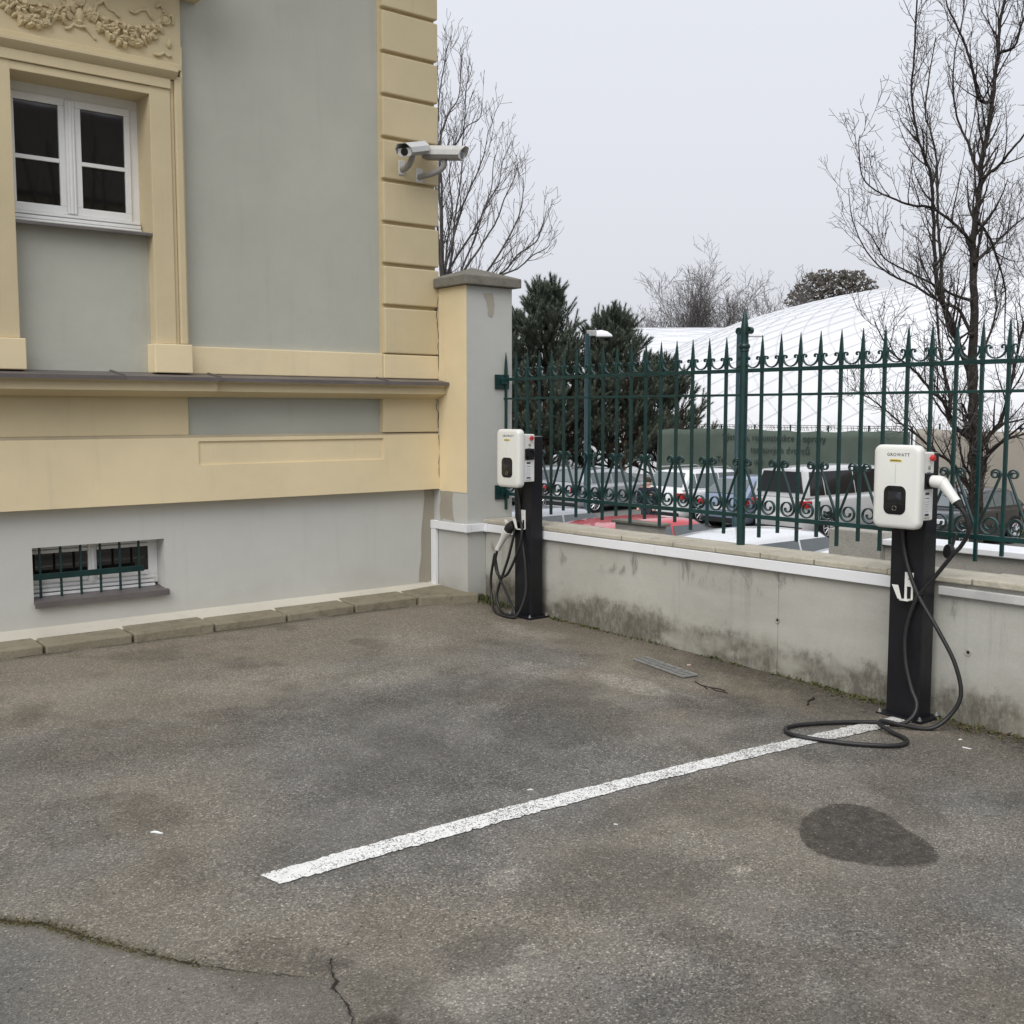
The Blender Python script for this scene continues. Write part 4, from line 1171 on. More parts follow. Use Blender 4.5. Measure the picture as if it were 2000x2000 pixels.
# plug in the side socket, angled handle down to the right
plug_pts = [(4.652, sy - .018, zc + .028), (4.652, sy - .050, zc + .027), (4.652, sy - .078, zc + .022)]
mb = MB(); mb.tube(plug_pts, [.027, .029, .028], 16)
hd = Vector((.03, -.62, -.76)).normalized()
p0 = Vector((4.652, sy - .070, zc + .024))
mb.tube([p0 - hd * .006, p0 + hd * .03, p0 + hd * .075, p0 + hd * .108], [.027, .0245, .022, .0215], 16)
pl = obj('plug', mb, M['charger_white'], S1, smooth=True, ang=50)
mb = MB(); e0 = p0 + hd * .107; mb.tube([e0, e0 + hd * .012, e0 + hd * .035], [.0205, .018, .0115], 12); obj('strain_relief', mb, M['cable'], pl, smooth=True, ang=50)
e1 = e0 + hd * .034
cab = [tuple(e1), (4.665, 2.552, zc - .125), (4.675, 2.545, zc - .190), (4.690, 2.585, zc - .26), (4.69, 2.625, .80), (4.688, 2.70, .70), (4.682, 2.795, .57), (4.672, 2.835, .42), (4.660, 2.825, .28), (4.648, 2.785, .16), (4.635, 2.745, .09), (4.60, 2.745, .035),
       G(4.545, 2.775), G(4.49, 2.85), G(4.39, 2.93), G(4.22, 3.02), G(4.09, 3.055), G(4.02, 3.02), G(4.005, 2.95), G(4.04, 2.86), G(4.11, 2.74), G(4.20, 2.64), G(4.27, 2.60), G(4.34, 2.61), G(4.38, 2.66), G(4.40, 2.72, .014), G(4.415, 2.80, .032), G(4.46, 2.80, .036), G(4.53, 2.735, .018), G(4.61, 2.655),
       (4.67, 2.60, .06), (4.70, 2.565, .16), (4.70, 2.60, .30), (4.69, 2.68, .44), (4.682, 2.775, .58), (4.684, 2.835, .70), (4.69, 2.872, .82), (4.685, 2.878, .92), (4.66, 2.872, .956)]
mb = MB(); mb.tube(catmull(cab, 8), .0098, 10); obj('charging_cable', mb, M['cable'], S1, smooth='all')
# cap dangling on a strap beside the post
mb = MB(); c0 = (4.80, 2.684, .800)
mb.tube([(4.79, 2.690, .802), (4.772, 2.700, .804)], [.034, .033], 20); mb.tube([(4.795, 2.685, .83), (4.80, 2.68, .86), (4.80, 2.672, .885)], .007, 8)
obj('plug_cap', mb, M['cable'], S1, smooth=True, ang=40)

# far station
S2, yc, zc, zg, sy = station(5.640, 5.815, 1.286, 'far black charging post in the corner with white plug and cable coiled beside it', .038)
hook(S2, 5.718, .73)
mb = MB(); mb.tube([(4.668, 5.80, .675), (4.66, 5.855, .705), (4.655, 5.895, .725)][::-1] if False else [(4.66, 5.955, .505), (4.66, 5.925, .545), (4.66, 5.885, .595), (4.66, 5.858, .628), (4.66, 5.838, .648)], [.019, .019, .024, .034, .036], 14)
pl = obj('plug', mb, M['charger_white'], S2, smooth=True, ang=50)
mb = MB(); mb.tube([(4.66, 5.842, .645), (4.66, 5.815, .672), (4.672, 5.79, .69)], [.032, .034, .030], 14); obj('plug_head', mb, M['cable'], pl, smooth=True, ang=50)
mb = MB(); mb.ribbon([(4.69, 5.83, .66), (4.668, 5.86, .70), (4.665, 5.875, .715), (4.67, 5.872, .70), (4.672, 5.84, .665)], .010, .003, (1, 0, 0)); obj('plug_latch', mb, M['charger_white'], S2)
c1 = [(4.66, 5.957, .500), (4.66, 5.978, .44), (4.663, 5.985, .39), (4.665, 5.965, .335), (4.662, 5.915, .318), (4.658, 5.845, .345), (4.655, 5.77, .44), (4.655, 5.705, .56), (4.66, 5.690, .64), (4.672, 5.71, .70), (4.678, 5.745, .712), (4.670, 5.768, .68), (4.662, 5.785, .60), (4.66, 5.835, .46), (4.665, 5.905, .33), (4.668, 5.955, .24), (4.66, 5.965, .17), (4.65, 5.925, .10), (4.64, 5.865, .072),
      (4.62, 5.80, .075), (4.60, 5.72, .082), (4.605, 5.70, .10), (4.62, 5.76, .16), (4.655, 5.87, .24), (4.67, 5.955, .32), (4.668, 5.985, .42), (4.66, 5.985, .47), (4.662, 6.01, .40), (4.668, 6.04, .30), (4.665, 6.035, .20), (4.64, 5.985, .11), (4.61, 5.91, .076), (4.585, 5.83, .074), (4.575, 5.75, .074), (4.60, 5.69, .078)]
c1 += [(4.635, 5.665, .14), (4.668, 5.655, .26), (4.676, 5.672, .42), (4.682, 5.705, .56), (4.690, 5.738, .70), (4.690, 5.752, .84), (4.68, 5.755, .94), (4.665, 5.75, .998)]
mb = MB(); mb.tube(catmull(c1, 8), .0092, 10); obj('charging_cable', mb, M['cable'], S2, smooth='all')

# ================================================================ cctv cameras
def cctv(label, base, mount, direction, L):
    """bracket foot on the wall, curved arm, housing with a hooded shell pointing along direction"""
    C = thing('security_camera', label, 'camera', base, 0, 'security cameras on the villa corner')
    mb = MB(); x, y, z = base
    mb.box(x - .028, x + .028, y - .008, y, z - .05, z + .05); obj('wall_foot', mb, M['cctv'], C, bevel=.004)
    m = Vector(mount)
    mb = MB(); mb.tube(catmull([(x, y - .004, z - .01), (x, y - .05, z - .012), (x + (m.x - x) * .6, y + (m.y - y) * .75, z + .01), (m.x, m.y, z + .05), (m.x, m.y, m.z - .035)], 6), .021, 10); obj('bracket_arm', mb, M['cctv_dark'], C, smooth='all')
    d = Vector(direction).normalized(); r_ = d.cross(Vector((0, 0, 1))).normalized(); u = r_.cross(d)
    def pt(a, b_, c): return m + d * a + r_ * b_ + u * c
    w = .052
    body = [(-w, -.030), (-w * .72, -.045), (w * .72, -.045), (w, -.030), (w, .012), (-w, .012)]
    mb = MB(); mb.loft([[pt(a, b_, c) for b_, c in body] for a in (-L * .45, L * .40)]); obj('housing', mb, M['cctv_dark'], C, bevel=.004)
    mb = MB()
    hood = [(-w - .009, -.022), (-w - .009, .014), (-w * .62, .046), (w * .62, .046), (w + .009, .014), (w + .009, -.022)]
    hin = [(b_ * .93, c - .004 if c > 0 else c) for b_, c in hood]
    ring = hood + hin[::-1]
    mb.loft([[pt(a + (k * c), b_, c) for b_, c in ring] for a, k in ((-L * .5, 0), (L * .46, .55))]); obj('sun_hood', mb, M['cctv'], C, bevel=.0015)
    mb = MB(); P = [(b_ * 1.0, c) for b_, c in body]
    mb.loft([[pt(a, b_ * .99, c * .99) for b_, c in P] for a in (L * .40, L * .425)]); obj('front_bezel', mb, M['cctv'], C, bevel=.003)
    mb = MB(); mb.tube([pt(L * .42, 0, -.012), pt(L * .432, 0, -.012)], .027, 18); obj('lens_window', mb, M['lens'], C, smooth=True, ang=40)
    return C
cctv('security camera on the villa corner aimed towards the courtyard', (4.372, 6.68, 3.165), (4.345, 6.50, 3.258), (-.85, -.50, -.26), .31)
cctv('security camera on the villa corner aimed out over the fence', (4.52, 6.68, 3.13), (4.610, 6.50, 3.268), (.50, -.86, -.09), .33)
# ================================================================ things beyond the fence
def cf(s, D):
    """lateral offset and distance along the view heading -> XY"""
    return (s * .7793 + D * .6266, -s * .6266 + D * .7793)

# ---- old parapet behind the wall
par = thing('parapet_wall', 'pale concrete parapet with flat top slab behind the fence at the right', 'wall', (6.6, 2.5, -2))
mb = MB(); mb.box(6.50, 6.72, -6, 4.118, LOTZ, .570); obj('wall_body', mb, M['parapet'], par)
mb = MB(); mb.box(6.46, 6.76, -6, 4.118, .572, .612); obj('top_slab', mb, M['white_trunk'], par, bevel=.006)
mb = MB(); mb.box(6.44, 6.86, 4.12, 4.52, LOTZ, .655); obj('end_post', mb, M['parapet'], par, bevel=.008)
bp = thing('parapet_post', 'short concrete parapet stub showing just above the coping', 'post', (6.6, 6.4, -2))
mb = MB(); mb.box(6.50, 6.60, 6.19, 6.69, LOTZ, .52); obj('post_body', mb, M['parapet'], bp, bevel=.006)
mb = MB(); mb.box(6.48, 6.62, 6.16, 6.72, .521, .545); obj('post_top', mb, M['cap'], bp, bevel=.006)

# ---- lamp posts
def lamp(x, y, label):
    Lm = thing('lamp_post', label, 'street lamp', (x, y, LOTZ), R(51.2) - PI / 2, 'car park lamp posts')
    mb = MB(); mb.lathe([(.10, 0), (.10, .9), (.072, .95), (.066, 5.30), (.060, 5.42)], (0, 0, 0), 12); obj('pole', mb, M['lamp_post'], Lm, smooth=True, ang=40, local=True)
    mb = MB(); mb.box(-.02, .25, -.05, .05, 5.36, 5.50); obj('bracket', mb, M['galv'], Lm, local=True, bevel=.01)
    mb = MB(); P = [(.22, 5.345), (.62, 5.345), (.60, 5.40), (.50, 5.475), (.36, 5.51), (.22, 5.50)]
    mb.loft([[(u, v_, 5.345 + (w - 5.345) * k) for u, w in P] for v_, k in ((-.13, .35), (-.09, .85), (0, 1), (.09, .85), (.13, .35))]); obj('luminaire', mb, M['white_trunk'], Lm, smooth=True, ang=40, local=True)
    mb = MB(); mb.box(.26, .58, -.09, .09, 5.33, 5.346); obj('lamp_glass', mb, M['head_lamp'], Lm, local=True)
    return Lm
lamp(*cf(1.90, 28), 'dark teal lamp post in front of the pine trees')
lamp(*cf(5.72, 28), 'car park lamp post hidden behind the tall fence post, only its lamp head showing')

# ---- cars
_paint = {}
def paint(name, col, metal=0):
    if name not in _paint:
        m = plain(name, col, .32, .5, metal, .03, 2, coat=.8); _paint[name] = m
    return _paint[name]
M['car_glass'] = plain('sky_grey_car_glass', (.13, .15, .155), .05, .6)  # lighter grey base carries the sky reflection in its colour
M['dark_glass'] = plain('privacy_car_glass', (.005, .005, .006), .06, .4)
def car(name, label, cat, x, y, rz, pm, L=4.4, W=1.8, H=1.47, hood=.95, deck=1.0, belt=.98, xs=(1.05, .25, -1.35, -1.95), wheel=.32, rails=False, glass='car_glass', group='cars parked beyond the fence'):
    """xs: windscreen foot, windscreen top, rear roof edge, rear window foot (metres from the middle, forwards positive)"""
    T = thing(name, label, cat, (x, y, LOTZ), rz, group)
    w = W / 2; gc = .19
    xa, xb, xc, xd = xs
    def top(u):
        if u > xa: 
            t = (u - xa) / (L / 2 - xa); return belt + (hood - belt) * min(1, t * 1.0) - .16 * max(0, t - .72) / .28
        if u < xd:
            t = (xd - u) / (xd + L / 2) if xd + L / 2 > .02 else 0; return belt + (deck - belt) * min(1, 2 * t) - .04 * t
        return belt
    def half(u):
        t = abs(u) / (L / 2); return w * (1 - .14 * max(0, (t - .72) / .28) ** 2)
    st = [-L/2, -L/2+.06, -L/2+.25, -L*.36, -L*.25, -L*.12, 0, L*.12, L*.25, L*.36, L/2-.28, L/2-.10, L/2]
    loops = []
    for i, u in enumerate(st):
        hw = half(u); zt = top(u); zb = gc
        if i in (0, len(st) - 1): zt -= .10; zb += .10; hw -= .06
        elif i in (1, len(st) - 2): zb += .03; hw -= .01
        sec = [(-hw * .86, zb), (-hw * .985, zb + .10), (-hw, zb + .34), (-hw * .985, zt - .13), (-hw * .945, zt - .03), (-hw * .86, zt), (hw * .86, zt), (hw * .945, zt - .03), (hw * .985, zt - .13), (hw, zb + .34), (hw * .985, zb + .10), (hw * .86, zb)]
        loops.append([(u, a, b_) for a, b_ in sec])
    mb = MB(); mb.loft([l[::-1] for l in loops]); body = obj('body', mb, pm, T, smooth=True, ang=50, local=True)
    # cabin
    wb, wr = w * .93, w * .74
    zr = H
    def cab(u):
        if u >= xb: return belt + (zr - .03 - belt) * max(0, (xa - u) / (xa - xb)) ** .92
        if u <= xc: return belt + (zr - .06 - belt) * max(0, (u - xd) / (xc - xd + 1e-6)) ** .85
        t = (u - xc) / (xb - xc); return zr - .06 + .03 * t + .05 * math.sin(PI * min(1, t * .95 + .02)) ** .8
    def yw(z): return wb - (wb - wr) * min(1, (z - belt) / (zr - belt))
    us = [xa, xa * .75 + xb * .25, (xa + xb) / 2, xa * .25 + xb * .75, xb, xb * .8 + xc * .2, xb * .5 + xc * .5, xb * .2 + xc * .8, xc, (xc + xd) / 2, xd]
    loops = []
    for u in us:
        z = max(cab(u), belt + .012); y1 = yw(max(belt, z - .07)); y2 = yw(z) * .93
        loops.append([(u, -wb, belt - .02), (u, -y1, max(belt - .01, z - .07)), (u, -y2 * .97, z - .018), (u, -y2 * .6, z), (u, y2 * .6, z), (u, y2 * .97, z - .018), (u, y1, max(belt - .01, z - .07)), (u, wb, belt - .02)])
    mb = MB(); mb.loft(loops); obj('roof', mb, pm, T, smooth=True, ang=50, local=True)
    G_ = M[glass]
    def quad(name, pts, mat, th=.012):
        P = [Vector(p) for p in pts]; nrm = (P[1] - P[0]).cross(P[2] - P[0]).normalized()
        c = sum(P, Vector()) / len(P)
        if nrm.dot(c - Vector((0, 0, .8))) < 0: nrm = -nrm
        mb = MB(); mb.loft([[p - nrm * .02 for p in P], [p + nrm * th for p in P]]); return obj(name, mb, mat, T, local=True)
    # screens
    e = .06
    for nm, u0, u1 in (('windscreen', xa, xb), ('rear_window', xd, xc)):
        ua, ub = u0 + (u1 - u0) * .10, u0 + (u1 - u0) * .90
        za, zb_ = cab(ua), cab(ub)
        um_ = (ua + ub) / 2
        quad(nm, [(ua, -yw(za) + .10, za), (ua, yw(za) - .10, za), (ub, yw(zb_) - .13, zb_), (ub, -yw(zb_) + .13, zb_)], G_ if nm == 'windscreen' or glass == 'dark_glass' else M['car_glass'], .03)
    # side windows
    zl, zh = belt + .035, zr - .125
    def edge(z, front):
        if front: return xa - (xa - xb) * ((z - belt) / (zr - .03 - belt)) ** (1 / .92) - .10
        return xd + (xc - xd) * ((z - belt) / (zr - .06 - belt)) ** (1 / .85) + .16
    posts = [edge(zl, True), xa - (xa - xc) * .46, xc + .10]
    for s in (-1, 1):
        cols = [(edge(zl, True), edge(zh, True), .12 * (xa - xd) + xd + (xa - xd) * .34, None)]
        m1 = xa - (xa - xd) * .47; m2 = xd + (xa - xd) * .20
        for (f0, f1), (r0, r1) in (((edge(zl, True), edge(zh, True)), (m1 + .03, m1 + .03)), ((m1 - .03, m1 - .03), (m2 + .03, m2 + .02)), ((m2 - .03, m2 - .04), (edge(zl, False), edge(zh, False)))):
            if f0 - r0 < .12: continue
            if f1 - r1 < .03: r1 = f1 - .03
            quad('side_window', [(f0, s * yw(zl), zl), (r0, s * yw(zl), zl), (r1, s * yw(zh), zh), (f1, s * yw(zh), zh)], G_)
        mb = MB(); mb.obox((xa - .10, s * (w + .09), belt + .06), (.10, .17, .12), Matrix.Rotation(.2 * s, 3, 'Z')); obj('mirror', mb, pm, T, local=True, bevel=.02)
        # wheels
        for u in (-L / 2 + .80 if L < 4.6 else -L / 2 + .92, L / 2 - .86):
            mb = MB(); mb.tube([(u, s * (w - .03), wheel + .03), (u, s * (w + .008), wheel + .03)], wheel + .065, 20); obj('wheel_arch', mb, M['dark_plastic'], T, smooth=True, ang=40, local=True)
            mb = MB(); mb.tube([(u, s * (w - .20), wheel), (u, s * (w - .02), wheel), (u, s * (w + .014), wheel), (u, s * (w + .020), wheel)], [wheel, wheel, wheel - .015, wheel - .09], 22); wl = obj('wheel', mb, M['tyre'], T, smooth=True, ang=40, local=True)
            mb = MB()
            for q in range(10):
                a = 2 * PI * q / 10
                mb.tube([(u + .04 * math.cos(a), s * (w + .030), wheel + .04 * math.sin(a)), (u + (wheel - .115) * math.cos(a + .12), s * (w + .026), wheel + (wheel - .115) * math.sin(a + .12))], [.022, .016], 4)
            ring = [(u + (wheel - .105) * math.cos(2 * PI * q / 20), s * (w + .024), wheel + (wheel - .105) * math.sin(2 * PI * q / 20)) for q in range(21)]
            mb.tube(ring, .014, 4)
            ob = obj('rim', mb, M['rim'], wl, local=True)
        # lamps
        mb = MB(); mb.box(-L/2 - .012, -L/2 + .22, min(s * w * .60, s * (w * .985)), max(s * w * .60, s * (w * .985)), belt - .28, belt - .10); obj('tail_lamp', mb, M['tail_red'], T, local=True, bevel=.02)
        mb = MB(); mb.box(L/2 - .30, L/2 - .03, min(s * w * .58, s * w * .93), max(s * w * .58, s * w * .93), hood - .26, hood - .12); obj('head_lamp', mb, M['head_lamp'], T, local=True, bevel=.03)
        if rails:
            mb = MB(); mb.tube([(xb - .1, s * (wr - .03), zr + .01), (xb - .25, s * (wr - .03), zr + .06), (xc + .25, s * (wr - .03), zr + .05), (xc + .1, s * (wr - .03), zr)], .018, 6); obj('roof_rail', mb, M['dark_plastic'] if rails == 2 else M['rim'], T, local=True)
        mb = MB()
        for u in (xa - (xa - xd) * .47, xa + .02, xd + (xa - xd) * .12): mb.box(u - .006, u + .006, min(s * (w * .985 - .02), s * (w + .003)), max(s * (w * .985 - .02), s * (w + .003)), gc + .2, belt - .12)
        obj('door_gap', mb, M['dark_plastic'], T, local=True)
    mb = MB(); mb.box(-L/2 - .015, -L/2 + .05, -w * .80, w * .80, gc + .02, gc + .18); obj('bumper_trim', mb, M['dark_plastic'], T, local=True, bevel=.02)
    mb = MB(); mb.box(L/2 - .06, L/2 + .012, -w * .75, w * .75, gc + .05, gc + .30); obj('bumper_trim', mb, M['dark_plastic'], T, local=True, bevel=.02)
    mb = MB(); mb.box(-L/2 - .020, -L/2, -.26, .26, .60, .71); obj('number_plate', mb, M['plate'], T, local=True)
    mb = MB(); mb.box(L/2 + .004, L/2 + .022, -.26, .26, .46, .57); obj('number_plate', mb, M['plate'], T, local=True)
    return T
white = paint('white_car_paint', (.75, .76, .77)); silver = paint('silver_car_paint', (.42, .43, .45), .4); bluegrey = paint('blue_grey_car_paint', (.26, .31, .42), .3)
red = paint('red_car_paint', (.55, .05, .06)); black = paint('black_car_paint', (.012, .013, .015)); vanw = paint('pale_silver_van_paint', (.60, .60, .60), .2)
hatch = dict(L=4.25, H=1.49, xs=(1.0, .2, -1.45, -1.98), deck=.98)
suv = dict(L=4.55, W=1.86, H=1.67, hood=1.06, belt=1.08, deck=1.08, xs=(1.05, .35, -1.75, -2.15), wheel=.35, rails=1)
estate = dict(L=4.6, H=1.47, hood=.93, xs=(.95, .15, -1.75, -2.18), deck=.98)
sedan = dict(L=4.65, H=1.45, hood=.93, xs=(.95, .1, -.95, -1.65), deck=1.02)
wagon = dict(L=4.3, H=1.53, hood=.95, xs=(1.05, .25, -1.92, -2.08), deck=.98)
# second row, tails towards the fence
car('parked_car', 'silver estate car at the far left of the back row, half hidden by the charger', 'car', 27.3, 31.3, 0, silver, **estate)
car('parked_car', 'silver hatchback with ten-spoke wheels beside the pine trees', 'car', 27.15, 28.5, 0, silver, **hatch)
car('parked_car', 'white off-roader with roof rails below the left end of the green banner', 'car', 27.3, 23.75, 0, white, **suv)
car('parked_car', 'blue grey hatchback with red tail lamp left of the van', 'car', 27.2, 21.35, 0, bluegrey, **dict(hatch, H=1.55))
car('parked_van', 'pale silver passenger van with black windows under the banner', 'van', 26.9, 18.75, 0, vanw, L=5.0, W=1.92, H=1.97, hood=1.15, belt=1.18, deck=1.18, xs=(1.75, 1.15, -2.35, -2.47), wheel=.34, glass='dark_glass')
car('parked_car', 'black car standing behind the bare tree trunk', 'car', 27.1, 15.1, PI, black, **hatch)
# first row, close under the wall
car('parked_car', 'silver car roof just above the coping beside the far charger', 'car', 14.9, 17.1, 0, silver, **wagon)
car('parked_car', 'red car in the first row just above the coping', 'car', 15.0, 14.25, 0, red, **wagon)
car('parked_car', 'white car in the first row directly behind the tall fence post', 'car', 15.0, 11.5, 0, white, **wagon)
car('parked_car', 'white car in the first row beside the concrete parapet post', 'car', 14.9, 8.85, 0, white, **wagon)

# ---- person between the cars
def person(x, y, rz):
    P_ = thing('person', 'person in a dark navy jacket standing between the parked cars', 'person', (x, y, LOTZ), rz)
    def skin(name, verts, edges, rad, mat, sub=2, parent=P_):
        m = bpy.data.meshes.new(name); m.from_pydata(verts, edges, []); m.update()
        o = bpy.data.objects.new(name, m); COL.objects.link(o); o.parent = parent; m.materials.append(mat)
        s = o.modifiers.new('skin', 'SKIN'); s.use_smooth_shade = True
        d_ = m.skin_vertices[0].data
        for i, r in enumerate(rad): d_[i].radius = r if hasattr(r, '__len__') else (r, r); d_[i].use_root = (i == 0)
        ss = o.modifiers.new('sub', 'SUBSURF'); ss.levels = sub; ss.render_levels = sub
        return o
    v = [(0, 0, .95), (0, 0, 1.12), (0, 0, 1.32), (.01, 0, 1.44), (.02, 0, 1.50), (.03, 0, 1.58), (.03, 0, 1.68),
         (0, .19, 1.40), (.02, .25, 1.14), (.12, .22, .93), (.16, .21, .86), (0, -.19, 1.40), (0, -.26, 1.14), (.10, -.24, .92), (.14, -.23, .85),
         (0, .10, .90), (.03, .11, .50), (-.02, .11, .10), (.10, .12, .04), (0, -.10, .90), (.0, -.11, .50), (-.05, -.11, .10), (.07, -.12, .04)]
    e = [(0, 1), (1, 2), (2, 3), (3, 4), (4, 5), (5, 6), (3, 7), (7, 8), (8, 9), (9, 10), (3, 11), (11, 12), (12, 13), (13, 14), (0, 15), (15, 16), (16, 17), (17, 18), (0, 19), (19, 20), (20, 21), (21, 22)]
    r = [(.13, .17), (.12, .16), (.13, .19), (.09, .14), .055, .085, .075, .075, .058, .045, .035, .075, .058, .045, .035, .095, .07, .05, .05, .095, .07, .05, .05]
    skin('body', v, e, r, M['skin'])
    jv = [(0, 0, .92), (0, 0, 1.12), (0, 0, 1.32), (.01, 0, 1.44), (.015, 0, 1.48), (0, .19, 1.40), (.02, .25, 1.14), (.12, .22, .95), (0, -.19, 1.40), (0, -.26, 1.14), (.10, -.24, .94)]
    je = [(0, 1), (1, 2), (2, 3), (3, 4), (3, 5), (5, 6), (6, 7), (3, 8), (8, 9), (9, 10)]
    skin('jacket', jv, je, [(.18, .22), (.17, .21), (.18, .24), (.15, .19), .085, .12, .095, .07, .12, .095, .07], M['navy'])
    tv = [(0, 0, .93), (0, .10, .88), (.03, .11, .50), (-.02, .11, .09), (0, -.10, .88), (.0, -.11, .50), (-.05, -.11, .09)]
    skin('trousers', tv, [(0, 1), (1, 2), (2, 3), (0, 4), (4, 5), (5, 6)], [(.14, .17), .11, .085, .065, .11, .085, .065], M['jeans'])
    mb = MB(); mb.ico((.015, 0, 1.66), .098, (1, .92, .95), 2); obj('hair', mb, M['hair'], P_, smooth='all', local=True)
person(*cf(3.60, 29), R(200))

# ---- tennis court fence with the printed banner, and the plain beige hoarding
bf = thing('banner_fence', 'green printed banner on a wire fence in front of the white air domes', 'banner', (31.2, 24.3, LOTZ))
rng = random.Random(9)
def tarp(name, y0, y1, z0, z1, mat, parent, x=31.0, amp=.03, seed=1):
    ny, nz = int((y1 - y0) * 8), 12; vs_ = []
    rg = np.random.RandomState(seed)
    for i in range(ny + 1):
        y = y0 + (y1 - y0) * i / ny
        zt = z1 - .05 * abs(math.sin(y * 2.4)) - .03 * math.sin(y * .9)
        for j in range(nz + 1):
            z = z0 + (zt - z0) * j / nz
            vs_.append((x + amp * math.sin(y * 2.1 + z) + amp * .5 * math.sin(y * 5.3 + 2 * z), y, z))
    fs = [(i * (nz + 1) + j, i * (nz + 1) + j + 1, (i + 1) * (nz + 1) + j + 1, (i + 1) * (nz + 1) + j) for i in range(ny) for j in range(nz)]
    mb = MB(); mb.add(vs_, fs)
    o = obj(name, mb, mat, parent, smooth='all')
    so = o.modifiers.new('thickness', 'SOLIDIFY'); so.thickness = .006; so.offset = 1
    return o
tarp('banner', 18.9, 29.6, LOTZ + .05, .86, plain('green_banner_cloth', (.088, .112, .092), .8, .2, 0, .2, .7), bf)
M['banner_print'] = plain('dark_banner_print', (.035, .045, .04), .8, .2, 0, .1, 2)
for body, y0, z0_, sz in (('Výstavba, rekonstrukce a opravy', 26.35, .455, .335), ('tenisových dvorců', 25.05, .035, .335), ('Te', 26.6, -.37, .33), ('um', 24.9, -.37, .33), ('b', 24.1, -.37, .33), ('12', 25.3, -.78, .33), ('co', 23.8, -.78, .33)):
    words = body.split(' ')
    for i, wd_ in enumerate(words):
        pre = ' '.join(words[:i]) + (' ' if i else '')
        off = text_mb(pre + 'i', sz, lambda u, v_, q: (u, v_, q))[1] - text_mb('i', sz, lambda u, v_, q: (u, v_, q))[1]
        mb, w_ = text_mb(wd_, sz, lambda u, v_, q: (30.945 - q, y0 - u - off, z0_ + v_), .004)
        obj('lettering', mb, M['banner_print'], bf)
for i in range(8):
    y = 18.9 + i * 1.53
    mb = MB(); mb.lathe([(.03, LOTZ), (.03, 1.02)], (31.12, y, 0), 8); obj('fence_post', mb, M['fence'], bf, smooth=True)
mb = MB()
for z in (1.0, .93): mb.tube([(31.1, 18.9, z), (31.1, 29.6, z)], .008, 4)
y = 18.9
while y < 29.6:
    h = rng.uniform(.02, .12); mb.tube([(31.08, y, .82), (31.08 + rng.uniform(-.05, .05), y + rng.uniform(-.1, .1), .88 + h * .8), (31.1, y + .05, 1.0)], .009, 3); y += rng.uniform(.05, .16)
obj('fence_wire', mb, M['bark'], bf)
hf = thing('beige_hoarding', 'plain beige cloth hoarding behind the bare tree', 'hoarding', (31.2, 9, LOTZ))
tarp('hoarding_cloth', -2, 18.75, LOTZ + .05, .95, plain('beige_hoarding_cloth', (.33, .30, .255), .85, .2, 0, .12, .8), hf, 31.05, .03, 2)
for i in range(9):
    mb = MB(); mb.lathe([(.03, LOTZ), (.03, 1.1)], (31.15, -2 + i * 2.5, 0), 8); obj('fence_post', mb, M['fence'], hf, smooth=True)

# ---- air domes: quilted membrane under a diagonal cable net
def dome(label, s, D, a, b_, h, ncell, seed, rot=0, ex=(1, 1)):
    cx_, cy_ = cf(s, D)
    T = thing('air_dome', label, 'air dome', (cx_, cy_, LOTZ), R(51.2) - PI / 2 + rot, 'white tennis air domes')
    e = .62
    nv = ncell; nu = int(round(ncell * 2.2 * (a + b_) / (2 * h) ))
    nu += nu % 2
    sub_ = 5
    def base(tu, tv):
        th = 2 * PI * tu; ph = PI / 2 * tv
        c, s_ = math.cos(th), math.sin(th)
        cc = math.copysign(abs(c) ** e, c); ss = math.copysign(abs(s_) ** e, s_)
        f = math.cos(ph) ** ex[0]; g = math.sin(ph) ** ex[1]
        return Vector((a * cc * f, b_ * ss * f, h * g))
    NU, NV = nu * sub_, nv * sub_
    vs_ = []
    for i in range(NU):
        for j in range(NV + 1):
            tu, tv = i / NU, j / NV * .985
            p = base(tu, tv)
            A = (i / sub_ + j / sub_) ; B_ = (i / sub_ - j / sub_)
            q = abs(math.sin(PI * A / 1.0) * math.sin(PI * B_ / 1.0)) ** .8
            n_ = Vector((p.x / a ** 2, p.y / b_ ** 2, max(p.z, .3) / h ** 2)).normalized()
            vs_.append(p + n_ * (.11 * q * min(1, 3 * (1 - tv))))
    fs = [(i * (NV + 1) + j, ((i + 1) % NU) * (NV + 1) + j, ((i + 1) % NU) * (NV + 1) + j + 1, i * (NV + 1) + j + 1) for i in range(NU) for j in range(NV)]
    mb = MB(); mb.add(vs_, fs)
    obj('membrane', mb, M['membrane'], T, smooth='all', local=True)
    mb = MB()
    for k in range(nu):
        for sg in (1, -1):
            P = []
            for j in range(nv * 2 + 1):
                tv = j / (nv * 2) * .985; tu = ((k + sg * j / 2) / nu)
                p = base(tu, tv); n_ = Vector((p.x / a ** 2, p.y / b_ ** 2, max(p.z, .3) / h ** 2)).normalized(); P.append(p + n_ * .07)
            mb.tube(P, .015, 3, False)
    obj('cable_net', mb, M['cable_grey'], T, local=True)
    return T
M['membrane'] = plain('white_dome_membrane', (.66, .665, .68), .5, .4, 0, .04, .25)
M['cable_grey'] = plain('grey_net_cable', (.53, .54, .555), .6, .3)
dome('large white quilted air dome rising behind the bare tree', 38, 78, 34, 24, 12.6, 14, 1)
dome('lower white quilted air dome behind the green banner left of the tall post', 14, 108, 36, 22, 11.2, 13, 2, 0, (.7, .8))

